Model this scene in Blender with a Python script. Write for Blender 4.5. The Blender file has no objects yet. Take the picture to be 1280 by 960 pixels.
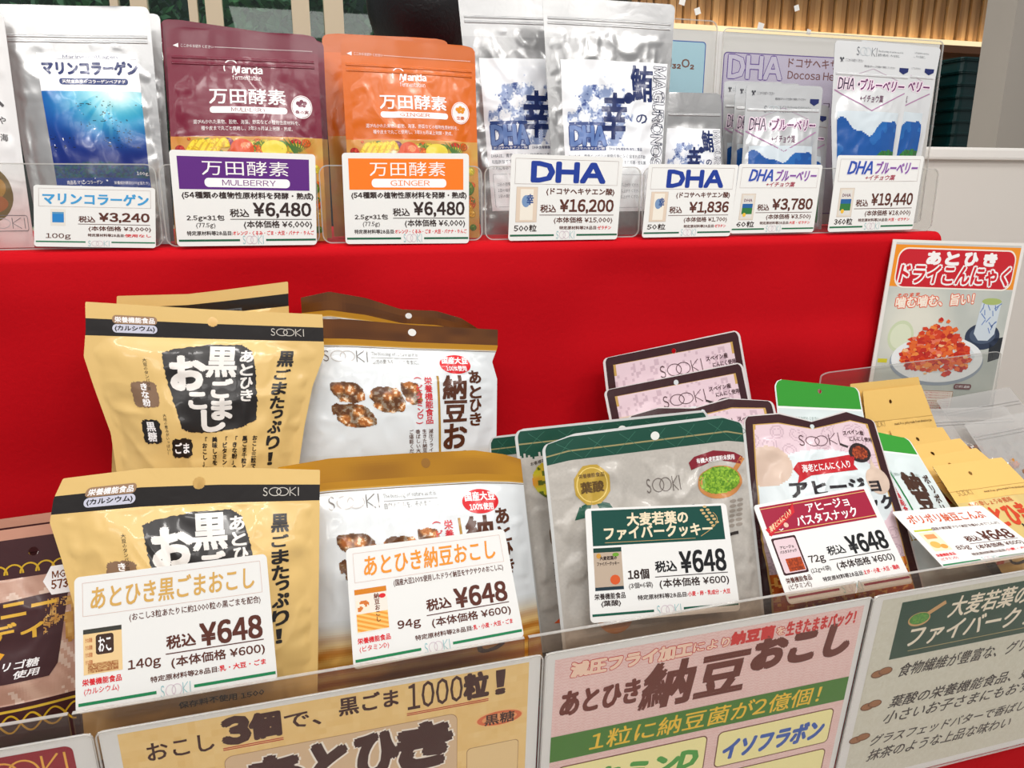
import bpy, bmesh, math, random
import numpy as np
from mathutils import Matrix, Vector

# ------------------------------------------------------------------ camera, world, lights, exposure
SC = bpy.context.scene
COL = SC.collection
F = 960.0; TH = math.radians(16.2); PT = math.radians(14.7)
CAM = np.array([0.0, 0.0, 1.10])
FH = np.array([math.sin(TH), math.cos(TH), 0.0]); RT = np.array([math.cos(TH), -math.sin(TH), 0.0]); ZZ = np.array([0.0, 0.0, 1.0])
FW = FH * math.cos(PT) - ZZ * math.sin(PT); UP = FH * math.sin(PT) + ZZ * math.cos(PT)
cd = bpy.data.cameras.new('camera'); cam = bpy.data.objects.new('camera', cd); COL.objects.link(cam)
cd.sensor_width = 36.0; cd.lens = 36.0 * F / 1280.0; cd.clip_start = 0.02; cd.clip_end = 100
cam.matrix_world = Matrix(((RT[0], UP[0], -FW[0], CAM[0]), (RT[1], UP[1], -FW[1], CAM[1]), (RT[2], UP[2], -FW[2], CAM[2]), (0, 0, 0, 1)))
SC.camera = cam
wd = bpy.data.worlds.new('store_air'); SC.world = wd; wd.use_nodes = True
wd.node_tree.nodes['Background'].inputs[0].default_value = (0.95, 0.97, 1.0, 1)
wd.node_tree.nodes['Background'].inputs[1].default_value = 0.33
SC.view_settings.view_transform = 'Standard'; SC.view_settings.look = 'None'
SC.view_settings.exposure = 0.0; SC.view_settings.gamma = 1.0; SC.view_settings.use_curve_mapping = False

def area(name, loc, target, sx, sy, power, col=(1, 0.97, 0.93)):
    l = bpy.data.lights.new(name, 'AREA'); l.shape = 'RECTANGLE'; l.size = sx; l.size_y = sy; l.energy = power; l.color = col
    o = bpy.data.objects.new(name, l); COL.objects.link(o); o.location = loc
    d = Vector(target) - Vector(loc); o.rotation_euler = d.to_track_quat('-Z', 'Y').to_euler(); return o
for i, (x, y) in enumerate([(-1.1, -1.3), (0.3, -1.3), (1.7, -1.3), (-1.1, 0.1), (0.3, 0.1), (1.7, 0.1)]):
    area('shop_ceiling_and_fill_light', (x, y, 2.9), (x * 0.5, y * 0.5 + 0.6, 0.9), 1.1, 0.16, 11.5)
for x in (-1.1, 0.3, 1.7): area('shop_ceiling_and_fill_light', (x, -3.0, 2.9), (x * 0.5, 0.7, 0.8), 1.1, 0.3, 7)  # fill row added behind the camera to brighten the hanging notices
area('shop_ceiling_and_fill_light', (0.4, 1.9, 2.9), (0.4, 1.9, 0), 1.6, 1.6, 30)
area('shop_spot_light', (-0.5, 0.25, 1.95), (0.1, 0.7, 0.8), 0.09, 0.09, 1.5)
area('shop_spot_light', (0.8, 0.2, 2.0), (0.5, 0.7, 0.8), 0.09, 0.09, 1.5)
area('shop_spot_light', (0.15, -0.5, 2.2), (0.3, 0.8, 0.9), 0.12, 0.12, 2.2)

# ------------------------------------------------------------------ helpers
def lin(c):
    a = np.asarray(c, dtype=np.float64) / 255.0
    return np.where(a <= 0.04045, a / 12.92, ((a + 0.055) / 1.055) ** 2.4)
def ray(x, y): return FW + RT * ((x - 640) / F) - UP * ((y - 480) / F)
def hit(x, y, p, n):
    d = ray(x, y); return CAM + d * (np.dot(np.asarray(p) - CAM, n) / np.dot(d, n))
def _h(ix, iy, s):
    n = (ix.astype(np.int64) * 374761393 + iy.astype(np.int64) * 668265263 + s * 974634777) & 0x7fffffff
    n = ((n ^ (n >> 13)) * 1274126177) & 0x7fffffff
    return ((n ^ (n >> 16)) & 0xffff) / 65535.0
def vn(x, y, s=0):
    x = np.asarray(x, float); y = np.asarray(y, float)
    ix = np.floor(x); iy = np.floor(y); fx = x - ix; fy = y - iy
    fx = fx * fx * fx * (fx * (fx * 6 - 15) + 10); fy = fy * fy * fy * (fy * (fy * 6 - 15) + 10)
    a = _h(ix, iy, s); b = _h(ix + 1, iy, s); c = _h(ix, iy + 1, s); d = _h(ix + 1, iy + 1, s)
    return (a + (b - a) * fx) * (1 - fy) + (c + (d - c) * fx) * fy
def fbm(x, y, o=3, s=0):
    r = 0; a = 0.5; t = 0
    for i in range(o): r = r + a * vn(x * 2 ** i, y * 2 ** i, s + i * 17); t += a; a *= 0.5
    return r / t
def vor(x, y, s=0):
    x = np.asarray(x, float); y = np.asarray(y, float); ix = np.floor(x); iy = np.floor(y)
    d1 = np.full(x.shape, 9.0); d2 = np.full(x.shape, 9.0); idd = np.zeros(x.shape)
    for a in (-1, 0, 1):
        for b in (-1, 0, 1):
            jx = ix + a; jy = iy + b; px = jx + _h(jx, jy, s); py = jy + _h(jx, jy, s + 5)
            d = np.hypot(px - x, py - y); m = d < d1
            d2 = np.where(m, d1, np.minimum(d2, d)); idd = np.where(m, _h(jx, jy, s + 9), idd); d1 = np.where(m, d, d1)
    return d1, d2, idd
def sm(a, b, x):
    t = np.clip((x - a) / (b - a), 0, 1); return t * t * (3 - 2 * t)
def mixc(a, b, t):
    a = np.asarray(a, float); b = np.asarray(b, float); t = np.asarray(t)[..., None]; return a * (1 - t) + b * t

MATS = {}
def mat(name, col=None, rough=0.4, metal=0.0, spec=0.5, coat=0.0, bump=0.0, bscale=60.0, emit=None, noise=None, weave=0.0):
    """procedural principled material; col None reads the printed colour attribute"""
    if name in MATS: return MATS[name]
    m = bpy.data.materials.new(name); m.use_nodes = True; nt = m.node_tree; b = nt.nodes['Principled BSDF']
    b.inputs['Roughness'].default_value = rough; b.inputs['Metallic'].default_value = metal
    b.inputs['Specular IOR Level'].default_value = spec; b.inputs['Coat Weight'].default_value = coat; b.inputs['Coat Roughness'].default_value = 0.08
    if col is None:
        a = nt.nodes.new('ShaderNodeAttribute'); a.attribute_name = 'print'; nt.links.new(a.outputs['Color'], b.inputs['Base Color'])
    elif noise:
        tc = nt.nodes.new('ShaderNodeTexCoord'); n = nt.nodes.new('ShaderNodeTexNoise'); n.inputs['Scale'].default_value = noise[1]; n.inputs['Detail'].default_value = 5
        r = nt.nodes.new('ShaderNodeValToRGB'); r.color_ramp.elements[0].color = (*lin(col), 1); r.color_ramp.elements[1].color = (*lin(noise[0]), 1)
        r.color_ramp.elements[0].position = 0.35; r.color_ramp.elements[1].position = 0.65
        mp = nt.nodes.new('ShaderNodeMapping'); mp.inputs['Scale'].default_value = noise[2] if len(noise) > 2 else (1, 1, 1)
        nt.links.new(tc.outputs['Object'], mp.inputs[0]); nt.links.new(mp.outputs[0], n.inputs['Vector']); nt.links.new(n.outputs['Fac'], r.inputs[0]); nt.links.new(r.outputs[0], b.inputs['Base Color'])
    else: b.inputs['Base Color'].default_value = (*lin(col), 1)
    if emit:
        b.inputs['Emission Color'].default_value = (*lin(emit[0]), 1); b.inputs['Emission Strength'].default_value = emit[1]
    if bump:
        tc = nt.nodes.new('ShaderNodeTexCoord'); n = nt.nodes.new('ShaderNodeTexNoise'); n.inputs['Scale'].default_value = bscale; n.inputs['Detail'].default_value = 3
        n.inputs['Distortion'].default_value = 0.6
        bp = nt.nodes.new('ShaderNodeBump'); bp.inputs['Strength'].default_value = 1.0; bp.inputs['Distance'].default_value = bump
        nt.links.new(tc.outputs['Object'], n.inputs['Vector']); nt.links.new(n.outputs['Fac'], bp.inputs['Height']); nt.links.new(bp.outputs[0], b.inputs['Normal'])
    MATS[name] = m; return m
def clearmat(name, tint=(250, 250, 250), gloss=0.10, rough=0.05, haze=0.0, bump=0.0):
    if name in MATS: return MATS[name]
    m = bpy.data.materials.new(name); m.use_nodes = True; nt = m.node_tree; nt.nodes.clear()
    o = nt.nodes.new('ShaderNodeOutputMaterial'); t = nt.nodes.new('ShaderNodeBsdfTransparent'); t.inputs[0].default_value = (*lin(tint), 1)
    g = nt.nodes.new('ShaderNodeBsdfGlossy'); g.inputs['Roughness'].default_value = rough
    d = nt.nodes.new('ShaderNodeBsdfDiffuse'); d.inputs[0].default_value = (0.8, 0.79, 0.77, 1)
    lw = nt.nodes.new('ShaderNodeLayerWeight'); lw.inputs[0].default_value = 0.5
    pw = nt.nodes.new('ShaderNodeMath'); pw.operation = 'POWER'; pw.inputs[1].default_value = 4.5; nt.links.new(lw.outputs['Facing'], pw.inputs[0])
    ma = nt.nodes.new('ShaderNodeMath'); ma.operation = 'MULTIPLY_ADD'; ma.inputs[1].default_value = 0.6; ma.inputs[2].default_value = gloss
    m1 = nt.nodes.new('ShaderNodeMixShader'); m1.inputs[0].default_value = haze; m2 = nt.nodes.new('ShaderNodeMixShader')
    nt.links.new(t.outputs[0], m1.inputs[1]); nt.links.new(d.outputs[0], m1.inputs[2]); nt.links.new(pw.outputs[0], ma.inputs[0]); nt.links.new(ma.outputs[0], m2.inputs[0])
    nt.links.new(m1.outputs[0], m2.inputs[1]); nt.links.new(g.outputs[0], m2.inputs[2]); nt.links.new(m2.outputs[0], o.inputs[0])
    if bump:
        tc = nt.nodes.new('ShaderNodeTexCoord'); n = nt.nodes.new('ShaderNodeTexNoise'); n.inputs['Scale'].default_value = 55
        bp = nt.nodes.new('ShaderNodeBump'); bp.inputs['Distance'].default_value = bump
        nt.links.new(tc.outputs['Object'], n.inputs['Vector']); nt.links.new(n.outputs['Fac'], bp.inputs['Height'])
        nt.links.new(bp.outputs[0], g.inputs['Normal']); nt.links.new(bp.outputs[0], lw.inputs['Normal'])
    MATS[name] = m; return m

def mk(name, V, Fs, m, parent=None, cols=None, N=None, smooth=False):
    """mesh from arrays; Fs list of (n,3)/(n,4) arrays; cols per-face linear rgb; N per-vertex normals"""
    me = bpy.data.meshes.new(name); V = np.asarray(V, np.float32); me.vertices.add(len(V)); me.vertices.foreach_set('co', V.ravel())
    Fs = [np.asarray(f, np.int32) for f in Fs if len(f)]
    idx = np.concatenate([f.ravel() for f in Fs]); tot = np.concatenate([np.full(len(f), f.shape[1], np.int32) for f in Fs])
    st = np.concatenate([[0], np.cumsum(tot)[:-1]]).astype(np.int32)
    me.loops.add(len(idx)); me.loops.foreach_set('vertex_index', idx.astype(np.int32)); me.polygons.add(len(tot)); me.polygons.foreach_set('loop_start', st)
    me.polygons.foreach_set('use_smooth', np.full(len(tot), bool(smooth)))
    me.update(calc_edges=True)
    if cols is not None:
        ca = me.color_attributes.new('print', 'FLOAT_COLOR', 'CORNER'); c = np.ones((len(idx), 4), np.float32); c[:, :3] = np.repeat(cols, tot, axis=0); ca.data.foreach_set('color', c.ravel())
    if N is not None: me.normals_split_custom_set_from_vertices(np.asarray(N, np.float32).tolist())
    me.materials.append(m)
    o = bpy.data.objects.new(name, me); COL.objects.link(o)
    if parent is not None: o.parent = parent
    return o
def tag(o, label=None, cat=None, group=None, kind=None):
    if label: o['label'] = label
    if cat: o['category'] = cat
    if group: o['group'] = group
    if kind: o['kind'] = kind
    return o
def empty(name, M, label=None, cat=None, group=None, kind=None):
    o = bpy.data.objects.new(name, None); COL.objects.link(o); o.empty_display_size = 0.02
    o.matrix_world = M if isinstance(M, Matrix) else Matrix.Translation(M)
    return tag(o, label, cat, group, kind)
def boxv(x0, x1, y0, y1, z0, z1):
    V = [(x, y, z) for z in (z0, z1) for y in (y0, y1) for x in (x0, x1)]
    return V, [(0, 2, 3, 1), (4, 5, 7, 6), (0, 1, 5, 4), (2, 6, 7, 3), (0, 4, 6, 2), (1, 3, 7, 5)]
def box(name, x0, x1, y0, y1, z0, z1, m, parent=None, bevel=0.0):
    V, Q = boxv(x0, x1, y0, y1, z0, z1)
    me = bpy.data.meshes.new(name); me.from_pydata(V, [], Q); me.materials.append(m)
    if bevel:
        bm = bmesh.new(); bm.from_mesh(me); bmesh.ops.bevel(bm, geom=bm.edges[:], offset=bevel, segments=2, affect='EDGES', profile=0.6); bm.to_mesh(me); bm.free()
    o = bpy.data.objects.new(name, me); COL.objects.link(o)
    if parent is not None: o.parent = parent
    return o
def rr(x0, y0, x1, y1, r, n=6):
    P = []
    for cx, cy, a0 in ((x1 - r, y1 - r, 0), (x0 + r, y1 - r, 90), (x0 + r, y0 + r, 180), (x1 - r, y0 + r, 270)):
        for i in range(n + 1):
            a = math.radians(a0 + 90 * i / n); P.append((cx + r * math.cos(a), cy + r * math.sin(a)))
    return P

# ------------------------------------------------------------------ lettering
TC = {}
def rawmesh(s, res):
    k = (s, res)
    if k not in TC:
        c = bpy.data.curves.new('t', 'FONT'); c.body = s; c.resolution_u = res; c.fill_mode = 'FRONT'
        o = bpy.data.objects.new('t', c); COL.objects.link(o)
        me = bpy.data.meshes.new_from_object(o.evaluated_get(bpy.context.evaluated_depsgraph_get()))
        me.calc_loop_triangles()
        V = np.zeros(len(me.vertices) * 3, np.float32); me.vertices.foreach_get('co', V); V = V.reshape(-1, 3)[:, :2].astype(float)
        T = np.zeros(len(me.loop_triangles) * 3, np.int32); me.loop_triangles.foreach_get('vertices', T); T = T.reshape(-1, 3)
        bpy.data.objects.remove(o); bpy.data.curves.remove(c); bpy.data.meshes.remove(me)
        TC[k] = (V, T)
    return TC[k]
def tmesh(s, res):
    """lettering outline; latin letters and digits use the wide-form glyphs of the sans face, set proportionally"""
    k = ('set', s, res)
    if k in TC: return TC[k]
    wide = lambda c: (c.isascii() and c.isalnum()) or c == '¥'
    if not any(wide(c) for c in s): TC[k] = rawmesh(s, res); return TC[k]
    Vs = []; Ts = []; x = 0.0; n = 0
    for c in s:
        if c == ' ': x += .3; continue
        g = chr(ord(c) + 0xFEE0) if wide(c) and c != '¥' else ('￥' if c == '¥' else c)
        V, T = rawmesh(g, res)
        if not len(V): x += .5; continue
        V = V.copy()
        if wide(c) or ord(c) < 0x2100: lo, hi = V[:, 0].min(), V[:, 0].max(); V[:, 0] += x - lo; x += hi - lo + .085
        else: V[:, 0] += x; x += 1.0
        Vs.append(V); Ts.append(T + n); n += len(V)
    TC[k] = (np.vstack(Vs), np.vstack(Ts)); return TC[k]

class Art:
    """flat print laid out in item millimetres, later carried onto the item's surface"""
    def __init__(s, W, H): s.W = W; s.H = H; s.P = []
    def add(s, V, T, col, z, part):
        T = np.asarray(T); c = np.asarray(col, float)
        c = np.tile(c, (len(T), 1)) if c.ndim == 1 else c
        s.P.append((np.asarray(V, float), T, lin(c), z, part))
    def poly(s, P, col, z=0, part='printed_panel'):
        P = np.asarray(P, float); c = P.mean(0); n = len(P); V = np.vstack([P, c]); i = np.arange(n)
        s.add(V, np.stack([i, (i + 1) % n, np.full(n, n)], 1), col, z, part)
    def rect(s, x0, y0, x1, y1, col, z=0, part='printed_panel', r=0):
        s.poly(rr(x0, y0, x1, y1, r) if r else [(x0, y0), (x1, y0), (x1, y1), (x0, y1)], col, z, part)
    def ell(s, cx, cy, rx, ry, col, z=0, part='printed_panel', n=28):
        a = np.arange(n) / n * 2 * np.pi; s.poly(np.stack([cx + rx * np.cos(a), cy + ry * np.sin(a)], 1), col, z, part)
    def line(s, P, w, col, z=1, part='printed_panel', closed=False):
        P = np.asarray(P, float)
        if closed: P = np.vstack([P, P[:1]])
        d = np.gradient(P, axis=0) if len(P) > 2 else np.tile(P[1] - P[0], (2, 1)); d /= np.maximum(np.hypot(d[:, 0], d[:, 1]), 1e-9)[:, None]
        if closed: d[0] = d[-1] = (d[0] + d[-1]); d[0] /= np.hypot(*d[0]); d[-1] = d[0]
        n = np.stack([-d[:, 1], d[:, 0]], 1) * w / 2; m = len(P); V = np.vstack([P + n, P - n]); i = np.arange(m - 1)
        s.add(V, np.vstack([np.stack([i, m + i, m + i + 1], 1), np.stack([i, m + i + 1, i + 1], 1)]), col, z, part)
    def frame(s, x0, y0, x1, y1, w, col, z=1, part='printed_panel', r=0):
        for a, b in (((x0, y0), (x1, y0)), ((x1, y0), (x1, y1)), ((x1, y1), (x0, y1)), ((x0, y1), (x0, y0))) if not r else (): s.line([a, b], w, col, z, part)
        if r: s.line(rr(x0, y0, x1, y1, r), w, col, z, part, True)
    def ring(s, cx, cy, rx, ry, w, col, z=1, part='lettering'):
        a = np.arange(24) / 24 * 2 * np.pi; s.line(np.stack([cx + rx * np.cos(a), cy + ry * np.sin(a)], 1), w, col, z, part, True)
    def text(s, t, x0, y0, x1, y1, col, bold=0.0, it=0.0, z=2, part='lettering', res=2, rot=0, out=None, tilt=0.0):
        V, T = tmesh(t, res)
        if not len(V): return
        V = V.copy(); V[:, 0] += V[:, 1] * it
        if rot: a = math.radians(rot); V = V @ np.array([[math.cos(a), math.sin(a)], [-math.sin(a), math.cos(a)]])
        lo = V.min(0); hi = V.max(0); sc = np.array([x1 - x0, y1 - y0]) / np.maximum(hi - lo, 1e-6)
        V = (V - lo) * sc + (x0, y0)
        if tilt: V[:, 1] += (V[:, 0] - x0) * tilt
        em = min(abs(sc[0]), abs(sc[1]))
        def copies(b, colr, zz):
            L = [(0, 0)] if b <= 0 else [(b, b), (-b, b), (b, -b), (-b, -b)] + ([(b * 1.3, 0), (-b * 1.3, 0), (0, b * 1.3), (0, -b * 1.3)] if b > em * .04 else [])
            if b > em * .04: L += [(x * .5, y * .5) for x, y in L]
            for i, q in enumerate(L): s.add(V + q, T, colr, zz + i * .07, part)
        if out: copies(bold * em + out[1], out[0], z)
        copies(bold * em, col, z + (1 if out else 0))
    def vtext(s, t, x, y, size, col, bold=0.0, z=2, part='lettering', res=2, step=None, sx=1.0, it=0.0):
        step = step or size
        for i, ch in enumerate(t):
            if ch == ' ': continue
            V, T = tmesh(ch, res); V = V.copy(); V -= (0.5, 0.38)
            if ch in 'ー(（)）〜～' or ch.isascii(): V = np.stack([V[:, 1], -V[:, 0]], 1)
            elif ch in 'ぁぃぅぇぉっゃゅょァィゥェォッャュョ、。': V += (0.12, 0.12)
            V[:, 0] += V[:, 1] * it
            V = V * (size * sx, size) + (x, y - (i + .5) * step); b = bold * size
            L = [(0, 0)] if b <= 0 else [(b, b), (-b, b), (b, -b), (-b, -b)]
            for k, q in enumerate(L): s.add(V + q, T, col, z + k * .07, part)
    def pic(s, x0, y0, x1, y1, nx, ny, fn, z=1, part='printed_picture', mask=None):
        xs = np.linspace(x0, x1, nx + 1); ys = np.linspace(y0, y1, ny + 1); X, Y = np.meshgrid(xs, ys)
        V = np.stack([X.ravel(), Y.ravel()], 1); j, i = np.meshgrid(np.arange(ny), np.arange(nx), indexing='ij'); a = (j * (nx + 1) + i).ravel()
        T = np.vstack([np.stack([a, a + 1, a + nx + 2], 1), np.stack([a, a + nx + 2, a + nx + 1], 1)])
        C = V[T].mean(1) if nx * ny > 0 else 0
        cc = V[a] + ((x1 - x0) / nx / 2, (y1 - y0) / ny / 2); col = np.tile(np.clip(fn(cc[:, 0], cc[:, 1]), 0, 255), (2, 1))
        if mask is not None: k = np.tile(mask(cc[:, 0], cc[:, 1]), 2); T = T[k]; col = col[k]
        s.add(V, T, col, z, part)
    def sooki(s, x0, y0, x1, y1, c, c2=None, w=None, z=2):
        W = x1 - x0; h = y1 - y0; w = w or h * .075; c2 = c2 or c
        s.text('S', x0, y0, x0 + W * .13, y1, c, z=z, part='lettering'); r = W * .165
        s.ring(x0 + W * .34, (y0 + y1) / 2, r, h * .46, w, c2, z); s.ring(x0 + W * .55, (y0 + y1) / 2, r, h * .46, w, c2, z)
        a = x0 + W * .76; s.line([(a, y0), (a, y1)], w, c, z, 'lettering'); s.line([(x0 + W * .93, y1), (a, (y0 + y1) / 2), (x0 + W * .93, y0)], w, c, z, 'lettering')
        s.line([(x1, y0), (x1, y1)], w, c, z, 'lettering')

def subdiv(V, T, C, L, sc):
    V = np.asarray(V); done = []
    for _ in range(14):
        P = V[T] * sc; e = np.stack([np.linalg.norm(P[:, 0] - P[:, 1], axis=1), np.linalg.norm(P[:, 1] - P[:, 2], axis=1), np.linalg.norm(P[:, 2] - P[:, 0], axis=1)], 1)
        k = e.argmax(1); big = e.max(1) > L
        if not big.any(): break
        done.append((T[~big], C[~big])); T = T[big]; C = C[big]; k = k[big]; i = np.arange(len(T))
        a = T[i, k]; b = T[i, (k + 1) % 3]; c = T[i, (k + 2) % 3]; m = len(V) + i; V = np.vstack([V, (V[a] + V[b]) / 2])
        T = np.vstack([np.stack([a, m, c], 1), np.stack([m, b, c], 1)]); C = np.vstack([C, C])
    done.append((T, C)); return V, np.vstack([d[0] for d in done]), np.vstack([d[1] for d in done])

class Item:
    """a sheet-like thing on a leaning plane: quad = TL, TR, BR, BL seen along rays that meet that plane"""
    def __init__(s, quad, Y0, Z0, lean, yaw=0, floor=None, X0=0.0):
        l = math.radians(lean); w = math.radians(yaw)
        n = np.array([math.sin(w) * math.cos(l), -math.cos(w) * math.cos(l), math.sin(l)])
        P = [hit(x, y, (X0, Y0, Z0), n) for x, y in quad]
        if floor is not None:
            for a, b in ((0, 3), (1, 2)):
                t = (floor - P[a][2]) / (P[b][2] - P[a][2]); P[b] = P[a] + (P[b] - P[a]) * t
        o = (P[2] + P[3]) / 2
        if floor is not None:
            ex = P[2] - P[3]
        ex = P[2] - P[3]; ex /= np.linalg.norm(ex); ex -= n * np.dot(ex, n); ex /= np.linalg.norm(ex); ez = np.cross(n, ex) * 1.0
        if ez[2] < 0: ez = -ez
        s.M = Matrix(((ex[0], -n[0], ez[0], o[0]), (ex[1], -n[1], ez[1], o[1]), (ex[2], -n[2], ez[2], o[2]), (0, 0, 0, 1)))
        s.Q = [np.array([np.dot(p - o, ex), np.dot(p - o, ez)]) for p in P]   # TL TR BR BL
        s.w = np.linalg.norm(s.Q[1] - s.Q[0]) / 2 + np.linalg.norm(s.Q[2] - s.Q[3]) / 2; s.h = np.linalg.norm(s.Q[0] - s.Q[3]) / 2 + np.linalg.norm(s.Q[1] - s.Q[2]) / 2
    def pt(s, u, v):
        u = np.asarray(u)[..., None]; v = np.asarray(v)[..., None]; TL, TR, BR, BL = s.Q
        return (BL * (1 - u) + BR * u) * (1 - v) + (TL * (1 - u) + TR * u) * v
    def S(s, u, v):
        p = s.pt(u, v); return np.stack([p[:, 0], np.zeros(len(p)) + s.t0, p[:, 1]], 1), np.tile((0., -1., 0.), (len(p), 1))

def lay(item, art, root, m, base=0.00012, step=0.00006, L=None, skip=()):
    parts = {}
    for p in art.P: parts.setdefault(p[4], []).append(p)
    for nm, ps in parts.items():
        Vs = []; Ts = []; Cs = []; Zs = []; off = 0
        for V, T, C, z, _ in ps:
            if L: V, T, C = subdiv(V, T, C, L, np.array([item.w / art.W, item.h / (art.H + getattr(item, 'dy', 0.0))]))
            Vs.append(V); Ts.append(T + off); Cs.append(C); Zs.append(np.full(len(V), base + z * step)); off += len(V)
        V = np.vstack(Vs); T = np.vstack(Ts); C = np.vstack(Cs); Z = np.concatenate(Zs)
        dy = getattr(item, 'dy', 0.0); u = V[:, 0] / art.W; v = (V[:, 1] + dy) / (item.H if dy else art.H)
        P, N = item.S(np.clip(u, 0, 1), np.clip(v, 0, 1)); P = P + N * Z[:, None]
        # keep every triangle facing the camera side
        a = V[T[:, 1]] - V[T[:, 0]]; b = V[T[:, 2]] - V[T[:, 0]]; fl = (a[:, 0] * b[:, 1] - a[:, 1] * b[:, 0]) < 0; T[fl] = T[fl][:, ::-1]
        mk(nm, P, [T], m, root, C, N, smooth=True)

def card(quad, Y0, Z0, lean, label, group, art, name='price_card', cat='price card', m=None, r=4.0, th=0.0006, col=(238, 237, 234), edge=None, yaw=0, cardpart='card_sheet', lift=0.0):
    it = Item(quad, Y0, Z0, lean, yaw); it.t0 = -th - lift
    root = empty(name, it.M, label, cat, group)
    P = np.array(rr(0, 0, art.W, art.H, r)) if r else np.array([(0, 0), (art.W, 0), (art.W, art.H), (0, art.H)])
    p = it.pt(P[:, 0] / art.W, P[:, 1] / art.H); n = len(p); i = np.arange(n)
    V = np.vstack([np.stack([p[:, 0], np.full(n, -th - lift), p[:, 1]], 1), np.stack([p[:, 0], np.full(n, -lift), p[:, 1]], 1)])
    c1 = V[:n].mean(0); c2 = V[n:].mean(0); V = np.vstack([V, c1, c2]); j = (i + 1) % n
    T = np.vstack([np.stack([i, j, np.full(n, 2 * n)], 1), np.stack([j + n, i + n, np.full(n, 2 * n + 1)], 1)]); Q = np.stack([i, i + n, j + n, j], 1)
    o = mk(cardpart, V, [T, Q], mat('laminated_' + '_'.join(map(str, col)), col, 0.22, coat=0.5, bump=0.0002, bscale=18), root)
    lay(it, art, root, m or mat('laminated_print', None, 0.25, coat=0.5, bump=0.0002, bscale=18))
    return root, it

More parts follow.
